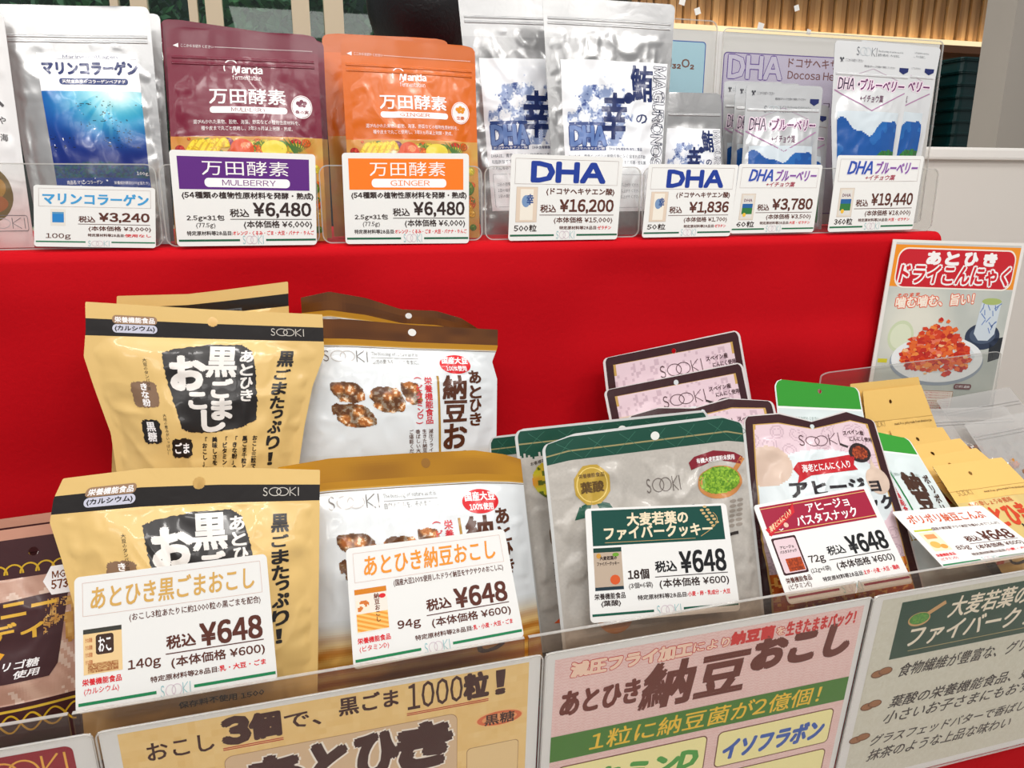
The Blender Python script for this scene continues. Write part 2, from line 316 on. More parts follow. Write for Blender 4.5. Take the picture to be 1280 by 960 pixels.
# ------------------------------------------------------------------ pouches
class Pouch(Item):
    def __init__(s, quad, Y0, lean, T=0.014, kind='standup', vh=0.84, W=100.0, H=140.0, wr=1.0, seed=1, nu=80, nv=104, Z0=0.695, floor=0.653, iso=False,
                 top=None, L=None, R=None, cr=0.006, curl=0.0, ub=(), vb=(), seal=0.035, hole=None, yaw=0, nz=1.0, X0=0.0, notch=0):
        super().__init__(quad, Y0, Z0, lean, yaw, floor, X0)
        s.T = T; s.kind = kind; s.vh = vh; s.W = W; s.H = H; s.seed = seed; s.wr = wr; s.hole = hole; Hn = H; s.dy = 0.0
        if iso: s.H = H = 100 * s.h / s.w; s.dy = H - Hn; vb = [y + s.dy for y in vb]; vh = 1 - (1 - vh) * Hn / H; s.vh = vh
        if iso and hole: s.hole = hole = (hole[0], 1 - (1 - hole[1]) * Hn / H, hole[2])
        us = set(np.round(np.linspace(0, 1, nu + 1), 5)); vs = set(np.round(np.linspace(0, 1, nv + 1), 5))
        for x in ub: us |= {round(x / W, 5), round(x / W + .0006, 5)}
        for y in vb: vs |= {round(y / H, 5), round(y / H + .0006, 5)}
        vs |= set(np.round(1 - np.array([.0008, .002, .004, .006]) * (cr / .006) / s.h, 5))
        if hole:
            us |= set(np.round(hole[0] + np.linspace(-1, 1, 13) * hole[2] / s.w, 5)); vs |= set(np.round(hole[1] + np.linspace(-1, 1, 13) * hole[2] / s.h, 5))
        s.us = np.array(sorted(us)); s.vs = np.array(sorted(vs)); U, V = np.meshgrid(s.us, s.vs); s.U, s.V = U, V
        p = s.pt(U, V); X = p[..., 0].copy(); Z = p[..., 1].copy()
        if L: X += np.interp(V, [a for a, _ in L], [b for _, b in L]) * (1 - U) ** 2
        if R: X += np.interp(V, [a for a, _ in R], [b for _, b in R]) * U ** 2
        if top: Z += np.interp(U, [a for a, _ in top], [b for _, b in top]) * np.clip((V - .72) / .28, 0, 1) ** 1.5
        d = np.clip((V - (1 - cr / s.h)) * s.h / cr, 0, 1); ins = cr * (1 - np.sqrt(np.clip(1 - d * d, 0, 1))) ; X += ins * (1 - 2 * U)
        ue = np.clip((U - seal) / (1 - 2 * seal), 0, 1); bu = 1 - np.abs(2 * ue - 1) ** 2.6
        if kind == 'standup': bv = np.interp(V, [0, .03, .1, .3, .6, vh - .04, vh, 1], [.35, .8, 1, .95, .6, .12, 0, 0])
        else: bv = np.clip(np.sin(np.pi * np.clip((V - .03) / (vh - .03), 0, 1)), 0, 1) ** .6
        k = np.exp(-((np.linspace(-2, 2, 9)) ** 2)); k /= k.sum()
        bv = np.apply_along_axis(lambda c: np.convolve(np.pad(c, 4, 'edge'), k, 'valid'), 0, bv)
        xm = U * s.w * 1000; ym = V * s.h * 1000; sd = seed * 31
        el = np.minimum(U, 1 - U) * s.w * 1000; et = np.abs(vh - V) * s.h * 1000
        inside = sm(0, .18, bu * (bv > 0) * bv)
        w1 = (fbm(xm / 34, ym / 40, 2, sd) - .5) * 5.0 * inside
        ang = vn(xm / 60, ym / 60, sd + 3) * 1.2 - .6
        w2 = -np.abs(fbm((xm + ang * 22) / 22, (ym - ang * 30) / 30, 2, sd + 7) - .5) * 5.5 * inside
        w3 = (vn(xm / 40, ym / 9 + vn(xm / 22, ym / 22, sd) * 1.3, sd + 11) - .5) * 3.4 * np.exp(-el / 16) * sm(0, 8, el) * sm(vh, vh - .06, V)
        w4 = (vn(xm / 10, ym / 45, sd + 13) - .5) * 2.6 * np.exp(-et / 15) * sm(vh, vh - .03, V)
        h = T * bu * bv + wr * (w1 + w2 + w3 + w4) * .001 * sm(0, 6, el)
        h = np.maximum(h, .0004)
        bend = curl * ((fbm(U * 2.2 + seed, V * .6, 2, sd + 19) - .5) * 2 * sm(.55, 1, V)) + (vn(U * 3, V * 3, sd + 23) - .5) * .0018 * wr
        s.P = np.stack([X, -(h + bend), Z], -1); s.B = np.stack([X, h * .45 - bend, Z], -1)
        du = np.gradient(s.P, s.us, axis=1); dv = np.gradient(s.P, s.vs, axis=0); N = np.cross(du, dv); N /= np.linalg.norm(N, axis=-1, keepdims=True) + 1e-12
        N[N[..., 1] > 0] *= -1; s.N = N
    def S(s, u, v):
        i = np.clip(np.searchsorted(s.us, u, 'right') - 1, 0, len(s.us) - 2); j = np.clip(np.searchsorted(s.vs, v, 'right') - 1, 0, len(s.vs) - 2)
        a = ((u - s.us[i]) / (s.us[i + 1] - s.us[i]))[:, None]; b = ((v - s.vs[j]) / (s.vs[j + 1] - s.vs[j]))[:, None]
        f = lambda G: (G[j, i] * (1 - a) + G[j, i + 1] * a) * (1 - b) + (G[j + 1, i] * (1 - a) + G[j + 1, i + 1] * a) * b
        N = f(s.N); return f(s.P), N / np.linalg.norm(N, axis=1, keepdims=True)
    def build(s, name, label, cat, group, colfn, m, art=None, artm=None, back=(200, 198, 194), zips=(), part='pouch_body', zipcol=None):
        root = empty(name, s.M, label, cat, group); nu = len(s.us); nv = len(s.vs)
        j, i = np.meshgrid(np.arange(nv - 1), np.arange(nu - 1), indexing='ij'); a = (j * nu + i).ravel()
        Q = np.stack([a, a + 1, a + nu + 1, a + nu], 1)
        uc = (s.us[i] + s.us[i + 1]).ravel() / 2; vc = (s.vs[j] + s.vs[j + 1]).ravel() / 2
        keep = np.ones(len(Q), bool)
        if s.hole: keep = np.hypot((uc - s.hole[0]) * s.w, (vc - s.hole[1]) * s.h) > s.hole[2]
        C = lin(np.clip(colfn(uc * s.W, vc * s.H - s.dy), 0, 255)); n = nu * nv
        QB = Q[:, ::-1] + n; CB = np.tile(lin(back), (len(QB), 1))
        rim = np.concatenate([np.arange(nu), nu * np.arange(1, nv) + nu - 1, (nv - 1) * nu + np.arange(nu - 2, -1, -1), nu * np.arange(nv - 2, 0, -1)])
        r2 = np.roll(rim, -1); QR = np.stack([rim, rim + n, r2 + n, r2], 1); CR = np.tile(C.mean(0), (len(QR), 1))
        V = np.vstack([s.P.reshape(-1, 3), s.B.reshape(-1, 3)])
        NB = -s.N.reshape(-1, 3); N = np.vstack([s.N.reshape(-1, 3), NB])
        body = mk(part, V, [np.vstack([Q[keep], QB[keep], QR])], m, root, np.vstack([C[keep], CB[keep], CR]), N, smooth=True)
        for k, zv in enumerate(zips):
            nn = 60; us = np.linspace(.03, .97, nn); prof = [(-1.6, 0), (-1.2, .6), (-.5, .9), (0, .25), (.5, .9), (1.2, .6), (1.6, 0)]
            VV = []; NN = []
            for dv, hh in prof:
                P, N_ = s.S(us, np.full(nn, zv + dv / 1000 / s.h)); VV.append(P + N_ * (hh * .001 + .0001)); NN.append(N_)
            VV = np.vstack(VV); a = (np.arange(len(prof) - 1)[:, None] * nn + np.arange(nn - 1)).ravel(); QQ = np.stack([a, a + 1, a + nn + 1, a + nn], 1)
            c = lin(colfn(np.array([s.W / 2]), np.array([zv * s.H]))) if zipcol is None else lin(np.array([zipcol]))
            mk('zip_ridge', VV, [QQ], m, body, np.tile(c, (len(QQ), 1)), None, smooth=True)
        if art is not None: lay(s, art, root, artm or m, base=.00022, step=.00007, L=.0035)
        s.root = root; return root

# ------------------------------------------------------------------ setting
def cloth_profile(name, prof, x0, x1, nx, m, wave=0.0026, label=None, parent=None, endcap=True):
    prof = np.array(prof, float); d = np.r_[0, np.cumsum(np.hypot(*np.diff(prof, axis=0).T))]
    t = np.unique(np.r_[np.linspace(0, d[-1], 120), d]); y = np.interp(t, d, prof[:, 0]); z = np.interp(t, d, prof[:, 1])
    xs = np.linspace(x0, x1, nx); X, T = np.meshgrid(xs, t); Y = np.tile(y[:, None], (1, nx)); Z = np.tile(z[:, None], (1, nx))
    w = (fbm(X * 5, Z * 3 + Y, 3, 5) - .5) * 6 + (vn(X * 1.3, Z * 16, 8) - .5) * 3 + (vn(X * 12 + vn(X * 3, Z * 4, 3) * 2, Z * 2.5, 9) - .5) * 1.6
    front = np.clip((z[0 if z[0] < z[-1] else -1] - 0) * 0 + 1, 0, 1)
    Y = Y + w * wave * sm(prof[:, 1].max() - .004, prof[:, 1].max() - .05, Z)
    V = np.stack([X, Y, Z], -1).reshape(-1, 3); n = len(t); j, i = np.meshgrid(np.arange(n - 1), np.arange(nx - 1), indexing='ij'); a = (j * nx + i).ravel()
    return mk(name, V, [np.stack([a, a + 1, a + nx + 1, a + nx], 1)], m, parent, smooth=True)
red = mat('red_display_cloth', (190, 2, 18), 0.8, spec=0.15, bump=0.0003, bscale=160)
def arc(cy, cz, r, a0, a1, n=8): return [(cy + r * math.cos(math.radians(a0 + (a1 - a0) * i / n)), cz + r * math.sin(math.radians(a0 + (a1 - a0) * i / n))) for i in range(n + 1)]
RX = 0.874
riser = empty('cloth_covered_riser', (0.0, 0.87, 0.0), 'red cloth covered riser carrying the upper row of pouches', 'display riser')
def rel(o, root):
    o.parent = root; o.matrix_parent_inverse = root.matrix_world.inverted(); return o
rel(cloth_profile('red_cloth', [(0.872, .02)] + arc(.886, 1.020, .014, 180, 90) + [(1.25, 1.034)], -1.3, RX, 260, red), riser)
V, Q = boxv(RX - .002, RX + .001, .886, 1.25, .02, 1.02)
rel(mk('side_cloth', V, [Q], red), riser)
bm_ = [(RX, .886), (RX + .006, .889), (RX + .010, .895), (RX + .012, .91), (RX + .012, 1.25)]
Vs = [(x, y - (.012 if k == 0 else 0) * 1, z) for k, (x, y) in enumerate(bm_) for z in (.02, 1.022)]
rel(mk('corner_fold', Vs, [[(2 * i, 2 * i + 2, 2 * i + 3, 2 * i + 1) for i in range(4)]], red, smooth=True), riser)
Vt = [(RX - .002, .874, 1.034 - .012), (RX - .002, .886, 1.034), (RX - .002, 1.25, 1.034), (RX + .012, 1.25, 1.022), (RX + .012, .9, 1.022), (RX + .004, .886, 1.022)]
rel(mk('corner_top', Vt, [[(0, 5, 4, 1)], [(1, 4, 3, 2)]], red, smooth=True), riser)

table = empty('display_table', (0.2, 0.9, 0.0), 'low display table draped in red cloth under the lower tray', 'table')
rel(cloth_profile('table_cloth', [(.60, .02)] + arc(.606, .639, .006, 180, 90) + [(.868, .645)], -1.3, 1.5, 200, red, wave=.0012), table)
for lx in (-1.2, 1.4):
    for ly in (.66, .84): rel(box('leg', lx - .02, lx + .02, ly - .02, ly + .02, 0, .64, mat('table_steel', (120, 120, 122), .4, .8)), table)

fl = box('floor', -6, 8, -4, 9, -.05, 0, mat('shop_floor', (196, 188, 176), .3, noise=((210, 202, 192), 3)))
tag(fl, kind='structure')
WY = 6.0
def wallpt(px, py, Y=WY): return hit(px, py, (0, Y, 0), np.array([0, 1., 0]))
wood_l = wallpt(790, 20)[0]
# plain wall around the window
wm = mat('wall_paint', (206, 200, 190), .7)
for nm, a in (('wall_back', (-6, 8, WY + .1, WY + .2, 3.4, 3.8)), ('wall_back', (-6, wood_l, WY + .1, WY + .2, 0, .8))):
    tag(box(nm, *a, wm), kind='structure')
tag(box('wall_back', wood_l - .1, 9.5, WY + .12, WY + .2, 0, 3.4, mat('wall_dark_brown', (92, 62, 38), .6)), kind='structure')
# window with cream mullions
win = empty('window_1', (-2, WY, .8), kind='structure')
cream = mat('mullion_cream', (226, 206, 176), .45)
for a, b in ((140, 150), (165, 186), (237, 248), (258, 279), (365, 387), (405, 429), (560, 582), (602, 624), (720, 745)):
    xa = wallpt(a, 20)[0]; xb = wallpt(b, 20)[0]; rel(box('mullion', xa, xb, WY - .03, WY + .06, .8, 3.4, cream), win)
rel(box('window_sill', -6, wood_l, WY - .06, WY + .12, .76, .8, cream), win)
rel(box('window_pane', -6, wood_l, WY + .02, WY + .026, .8, 3.4, clearmat('window_glass', (228, 240, 236), .04, .02)), win)
# trees outside
leafm = mat('tree_leaf', (36, 74, 44), .5, noise=((70, 118, 66), 2.0)); barkm = mat('tree_bark', (70, 56, 44), .8)
rng = np.random.default_rng(4)
for k, (tx, ty) in enumerate([(-3.2, 8.3), (-1.5, 8.8), (.1, 8.2), (1.6, 8.9)]):
    t = empty('tree', (tx, ty, -0.2), ['broad green tree outside the far left end of the windows', 'green tree outside the windows above the maroon pouches', 'green tree outside the windows above the orange pouches', 'green tree outside hidden mostly behind the dark haired person'][k], 'tree', 'trees outside the windows')
    a = np.arange(10) / 10 * 2 * np.pi; V = [(tx + r * math.cos(q) + z * .03, ty + r * math.sin(q), z - .2) for z, r in ((0, .13), (1.2, .09), (2.6, .05)) for q in a]
    rel(mk('trunk', V, [[(j * 10 + i, j * 10 + (i + 1) % 10, (j + 1) * 10 + (i + 1) % 10, (j + 1) * 10 + i) for j in range(2) for i in range(10)]], barkm, smooth=True), t)
    n = 5200; c = rng.normal(0, 1, (n, 3)); c /= np.linalg.norm(c, axis=1)[:, None]; c *= (rng.random((n, 1)) ** .4) * np.array([.85, .7, 1.25]); c += (tx, ty, 2.1)
    e1 = rng.normal(0, 1, (n, 3)); e1 /= np.linalg.norm(e1, axis=1)[:, None]; e2 = np.cross(e1, rng.normal(0, 1, (n, 3))); e2 /= np.linalg.norm(e2, axis=1)[:, None]; sz = .07
    V = np.stack([c - e1 * sz, c + e2 * sz * .45, c + e1 * sz, c - e2 * sz * .45], 1).reshape(-1, 3); i = np.arange(n) * 4
    rel(tag(mk('foliage', V, [np.stack([i, i + 1, i + 2, i + 3], 1)], leafm), kind='stuff'), t)
hd = box('hedge', -7, 4, 10.2, 10.6, 0, 4.2, mat('hedge_leaves', (8, 22, 16), .8, noise=((26, 52, 36), 5.0)))
tag(hd, 'dark green hedge standing behind the trees outside the windows', 'hedge')

# timber slat wall with a lit cove below it
timber = empty('timber_slat_cladding', (wood_l, WY, 1), 'wall cladding of vertical oak slats lit from a cove below', 'wall cladding')
zb = wallpt(1000, 44)[2]; zt = 2.75
wood = [mat('oak_slat_%d' % k, c, .5, noise=(d, 3, (6, 6, .6))) for k, (c, d) in enumerate([((140, 106, 70), (168, 132, 92)), ((124, 92, 58), (154, 118, 80)), ((150, 116, 78), (178, 144, 104))])]
wx1 = wallpt(1262, 30)[0]; nsl = 58; pw = (wx1 - wood_l) / nsl
for k in range(nsl):
    o = rel(box('wood_slat', wood_l + k * pw + .004, wood_l + (k + 1) * pw - .010, WY + (.0 if k % 2 else .02), WY + .08, zb, zt, wood[(k * 7) % 3]), timber)
rel(box('backing_board', wood_l, wx1, WY + .08, WY + .1, zb - .12, zt, mat('backing_brown', (120, 80, 44), .6)), timber)
rel(box('cove_ledge', wood_l, wx1, WY - .12, WY + .1, zb - .09, zb - .03, mat('ledge_brown', (120, 74, 38), .5)), timber)
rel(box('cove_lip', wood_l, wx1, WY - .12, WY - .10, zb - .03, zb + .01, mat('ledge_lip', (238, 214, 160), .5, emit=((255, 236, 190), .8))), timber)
rel(box('light_strip', wood_l, wx1, WY - .07, WY - .04, zb - .03, zb - .015, mat('warm_led', (255, 240, 200), .5, emit=((255, 228, 170), 9.0))), timber)
area('cove_light', ((wood_l + wx1) / 2, WY - .10, zb - .0), ((wood_l + wx1) / 2, WY + .12, zb + .55), wx1 - wood_l, .03, 4, (1, .88, .68))
tag(box('trim_1', wood_l, wx1 + .6, WY - .3, WY + .1, zt, zt + .5, mat('soffit_white', (238, 234, 226), .6)), kind='structure')

# grey pillar on the right and pale partition
pil = box('pillar', wallpt(1222, 90, 2.32)[0], wallpt(1222, 90, 2.32)[0] + .9, 2.2, 2.32, 0, 3.4, mat('pillar_grey', (168, 160, 150), .6, noise=((176, 168, 158), 1.5)))
pil.name = 'wall_right'; tag(pil, kind='structure')
part = empty('low_partition', (1.6, 1.5, 0), 'low white partition with a rounded top rail behind the display', 'partition')
pz = wallpt(1200, 184, 1.5)[2]; whitep = mat('partition_white', (226, 220, 212), .45)
rel(box('partition_panel', .62, 3.2, 1.51, 1.55, 0, pz - .02, whitep), part)
rel(box('top_rail', .60, 3.2, 1.495, 1.565, pz - .028, pz, mat('rail_white', (240, 236, 230), .35), bevel=.006), part)
x_ = wallpt(1262, 500, 1.5)[0]
rel(box('panel_joint_strip', x_ + .12, x_ + .128, 1.506, 1.512, 0, pz - .03, mat('joint_grey', (190, 184, 176), .5)), part)

# stacked dark green shopping baskets
bk = mat('basket_green', (6, 66, 66), .35, bump=.0004, bscale=30)
def basket(x, y, z, label):
    r = empty('shopping_basket', (x, y, z), label, 'basket', 'dark green shopping baskets stacked by the pillar')
    def ring(nm, w, d, z0, z1, t):
        P = rr(-w, -d, w, d, .03, 3); n = len(P); P2 = [(a * (1 - t / w), b * (1 - t / d)) for a, b in P]
        V = [(a, b, zz) for zz in (z0, z1) for a, b in P] + [(a, b, zz) for zz in (z0, z1) for a, b in P2]; Fq = []
        for i in range(n):
            j = (i + 1) % n; Fq += [(i, j, n + j, n + i), (2 * n + j, 2 * n + i, 3 * n + i, 3 * n + j), (n + i, n + j, 3 * n + j, 3 * n + i), (j, i, 2 * n + i, 2 * n + j)]
        return mk(nm, V, [Fq], bk, r)
    ring('rim', .23, .16, .034, .05, .02); ring('basket_wall', .212, .145, -.005, .036, .004)
    ring('handle', .238, .168, .040, .047, .006); return r
yb = 3.3; zbk = wallpt(1200, 76, yb)[2]
proto = []
for c, px in enumerate((1163, 1211)):
    x0 = wallpt(px, 120, yb)[0] + (.0 if c else -.33); n = 12
    for k in range(n):
        lab = ('topmost' if k == 0 else ['second', 'third', 'fourth', 'fifth', 'sixth', 'seventh', 'eighth', 'ninth', 'tenth', 'eleventh', 'twelfth'][k - 1]) + ' basket from the top of the ' + ('right hand' if c else 'left hand') + ' dark green stack'
        z = zbk - .058 - k * .056 - (0 if c else .03)
        if not proto: proto = [basket(x0, yb, z, lab)]; proto.append(list(proto[0].children))
        else:
            r = proto[0].copy(); COL.objects.link(r); r.location = (x0, yb, z); r['label'] = lab
            for ch in proto[1]: d = ch.copy(); COL.objects.link(d); d.parent = r
bs = box('basket_trolley', wallpt(1163, 120, yb)[0] - .58, wallpt(1211, 120, yb)[0] + .22, yb - .16, yb + .16, .0, zbk - .711, mat('trolley_dark', (40, 42, 44), .5), bevel=.01)
tag(bs, 'dark trolley base under the two basket stacks', 'trolley')

# hanging paper tags
paper = mat('tag_paper', (245, 243, 238), .6)
for k, (px, py, s, lb) in enumerate([(853, 2, 0.010, 'small white paper tag hanging left of the timber wall, at the frame edge'), (872, 14, 0.010, 'small white paper tag hanging just above the clear rounded sleeve'), (951, 33, 0.011, 'lowest but one white tag, over the lit cove left of centre'), (996, 10, 0.009, 'highest white paper tag before the middle of the timber wall'), (1011, 40, 0.008, 'lowest white paper tag, dangling at the glowing cove strip'), (1275, 15, .018, 'larger pinkish white paper tag in front of the grey pillar')]):
    Yt = 2.4; c = wallpt(px, py, Yt); a = math.radians(20 if k % 2 else -12)
    t = empty('paper_tag', tuple(c), lb, 'tag')
    q = [(-s, -s), (s, -s), (s, s), (-s, s)]; V = [(c[0] + x * math.cos(a) - z * math.sin(a), c[1] + dy, c[2] + x * math.sin(a) + z * math.cos(a)) for dy in (0, .001) for x, z in q]
    rel(mk('tag_sheet', V, [[(0, 1, 2, 3), (7, 6, 5, 4), (0, 4, 5, 1), (1, 5, 6, 2), (2, 6, 7, 3), (3, 7, 4, 0)]], paper), t)
    rel(box('string', c[0] - .0003, c[0] + .0003, c[1] + .0004, c[1] + .001, c[2], 3.38, clearmat('nylon', (245, 245, 245), .02)), t)

# sign board behind the upper row
BY = 1.06
def bq(*pts): return [tuple(p) for p in pts]
xa, xb = wallpt(700, 30, BY)[0], wallpt(1172, 60, BY)[0]; ztb = wallpt(1000, 46, BY)[2]
sb = Art((xb - xa) * 1000, (ztb - 1.036) * 1000)
def bn(px, py): p = wallpt(px, py, BY); return (p[0] - xa) * 1000, (p[2] - 1.036) * 1000
ax, ay = bn(881, 53); sb.rect(20, 20, ax, ay, (30, 88, 176), 0, 'blue_panel', 5); sb.rect(21.4, 21.4, ax - 1.4, ay - 1.4, (176, 216, 232), 1, 'blue_panel', 4)
x0, y0 = bn(838, 86); x1, y1 = bn(866, 75); sb.text('H₃₂O₂', x1 - 46, y0, x1, y1, (120, 70, 50), .02, z=2)
sx, _ = bn(896, 60); sb.line([(sx, 0), (sx, sb.H)], .5, (190, 184, 176), 1, 'board_joint')
px0, py1 = bn(903, 65); px1, _ = bn(1150, 80); sb.rect(px0, 16, px1, py1, (92, 60, 150), 0, 'purple_panel', 6); sb.rect(px0 + 1.4, 17.4, px1 - 1.4, py1 - 1.4, (206, 198, 222), 1, 'purple_panel', 5)
x0, y0 = bn(908, 97); x1, y1 = bn(976, 73); sb.text('DHA', x0, y0, x1, y1, (214, 208, 230), .03, z=2, out=((98, 62, 156), .8))
x0, y0 = bn(983, 85); x1, y1 = bn(1075, 78); sb.text('ドコサヘキサエン酸', x0, y0, x1 + 4, y1 + 1, (120, 64, 60), .012, z=2)
x0, y0 = bn(982, 99); x1, y1 = bn(1040, 91); sb.text('Docosa Hexaenoic', x0, y0, x0 + (x1 - x0) * 1.75, y1, (120, 64, 60), .01, z=2)
for k in range(3): sb.text('ノートパソコンの画面を見る方に', px0 + 90, py1 - 72 - k * 14, px1 - 8, py1 - 64 - k * 14, (70, 50, 90), .01, z=2)
r_, it = card([(700, 0), (1172, 0), (1172, 10), (700, 10)], BY, 1.036, 0, 'white sign board with blue and purple framed panels behind the upper row', None, sb, name='sign_board', cat='sign', r=0, th=.004, cardpart='board_sheet') if False else (None, None)
it = Item([(0, 0), (10, 0), (10, 10), (0, 10)], BY, 1.036, 0); it.t0 = -.004
wB, hB = (xb - xa), (ztb - 1.036); it.Q = [np.array([-wB / 2, hB]), np.array([wB / 2, hB]), np.array([wB / 2, 0]), np.array([-wB / 2, 0])]; it.w = wB; it.h = hB
root = empty('sign_board', (xa + wB / 2, BY, 1.036), 'white sign board with blue and purple framed panels behind the upper row', 'sign')
rel(box('board_sheet', xa, xb, BY - .004, BY, 1.036, ztb, mat('board_white', (228, 226, 224), .4)), root)
lay(it, sb, root, mat('board_print', None, .35))
acr = clearmat('clear_acrylic', (250, 250, 249), .02, .04, .02)
acre = clearmat('clear_acrylic_edge', (240, 238, 234), .10, .1, .40)
def acrylic(name, P, y0, y1, label, cat, m=acr, root=None, M=None, edge=True, ew=.0012):
    """P polygon (x,z) local, thin slab with bright polished rim"""
    P = np.array(P, float); n = len(P); root = root or empty(name, M or Matrix.Identity(4), label, cat)
    V = [(a, y, b) for y in (y0, y1) for a, b in P]; me = bpy.data.meshes.new('acrylic_sheet')
    me.from_pydata(V, [], [tuple(range(n)), tuple(range(2 * n - 1, n - 1, -1))]); me.materials.append(m)
    o = bpy.data.objects.new('acrylic_sheet', me); COL.objects.link(o); o.parent = root
    if edge:
        c = P.mean(0); i = np.arange(n); j = (i + 1) % n
        d = np.roll(P, -1, 0) - np.roll(P, 1, 0); d /= np.hypot(*d.T)[:, None]; nn = np.stack([d[:, 1], -d[:, 0]], 1); s = np.sign(((P - c) * nn).sum(1).mean()); I = P - nn * s * ew
        VV = np.vstack([np.c_[P[:, 0], np.full(n, y0 - .0003), P[:, 1]], np.c_[P[:, 0], np.full(n, y1 + .0003), P[:, 1]], np.c_[I[:, 0], np.full(n, y0 - .0003), I[:, 1]], np.c_[I[:, 0], np.full(n, y1 + .0003), I[:, 1]]])
        mk('polished_edge', VV, [np.stack([i, j, n + j, n + i], 1), np.stack([i, 2 * n + i, 2 * n + j, j], 1), np.stack([n + i, n + j, 3 * n + j, 3 * n + i], 1)], acre, root)
    return root
acrylic('clear_sleeve', rr(0, 0, (xb - xa) * .37, hB + .012, .012), 0, .002, 'clear rounded sleeve sheet over the left part of the sign board', 'acrylic sheet', M=Matrix.Translation((xa, BY - .012, 1.036)))
acrylic('clear_sleeve', rr(0, 0, (xb - xa) * .615, hB + .004, .008), 0, .002, 'clear sleeve sheet over the purple framed half of the sign board', 'acrylic sheet', M=Matrix.Translation((xa + wB * .385, BY - .012, 1.036)))
# clear fence sheets behind the upper price cards
fY = .8875
def fx(px): return hit(px, 260, (0, fY, 0), np.array([0, 1., 0]))[0]
for a, b, lb in ((-60, 200, 'clear fence sheet behind the collagen price card'), (203, 398, 'clear fence sheet in front of the maroon pouches'), (401, 603, 'clear fence sheet in front of the orange pouches'), (606, 800, 'clear fence sheet in front of the two tall silver pouches'), (803, 1168, 'clear fence sheet with rounded end at the right of the upper row')):
    acrylic('clear_fence_sheet', rr(0, 0, fx(b) - fx(a), .084, .010), 0, .0015, lb, 'acrylic sheet', M=Matrix.Translation((fx(a), fY, 1.0345)))

# lower clear tray
tray = empty('clear_tray', (0.2, .7, .645), 'long clear acrylic tray with a low front lip holding the snack pouches', 'tray')
rel(box('tray_floor', -1.2, 1.45, .570, .86, .6455, .649, mat('tray_floor_smoke', (96, 84, 74), .25)), tray)
for a, b in ((-1.2, -.181), (-.178, .175), (.179, .519), (.523, .872), (.876, 1.45)):
    o = rel(box('front_lip', a, b, .563, .566, .6455, .7165, clearmat('lip_acrylic', (232, 222, 212), .03, .06, .03)), tray)
    rel(box('lip_top_edge', a, b, .5628, .5662, .7164, .7170, acre), tray)

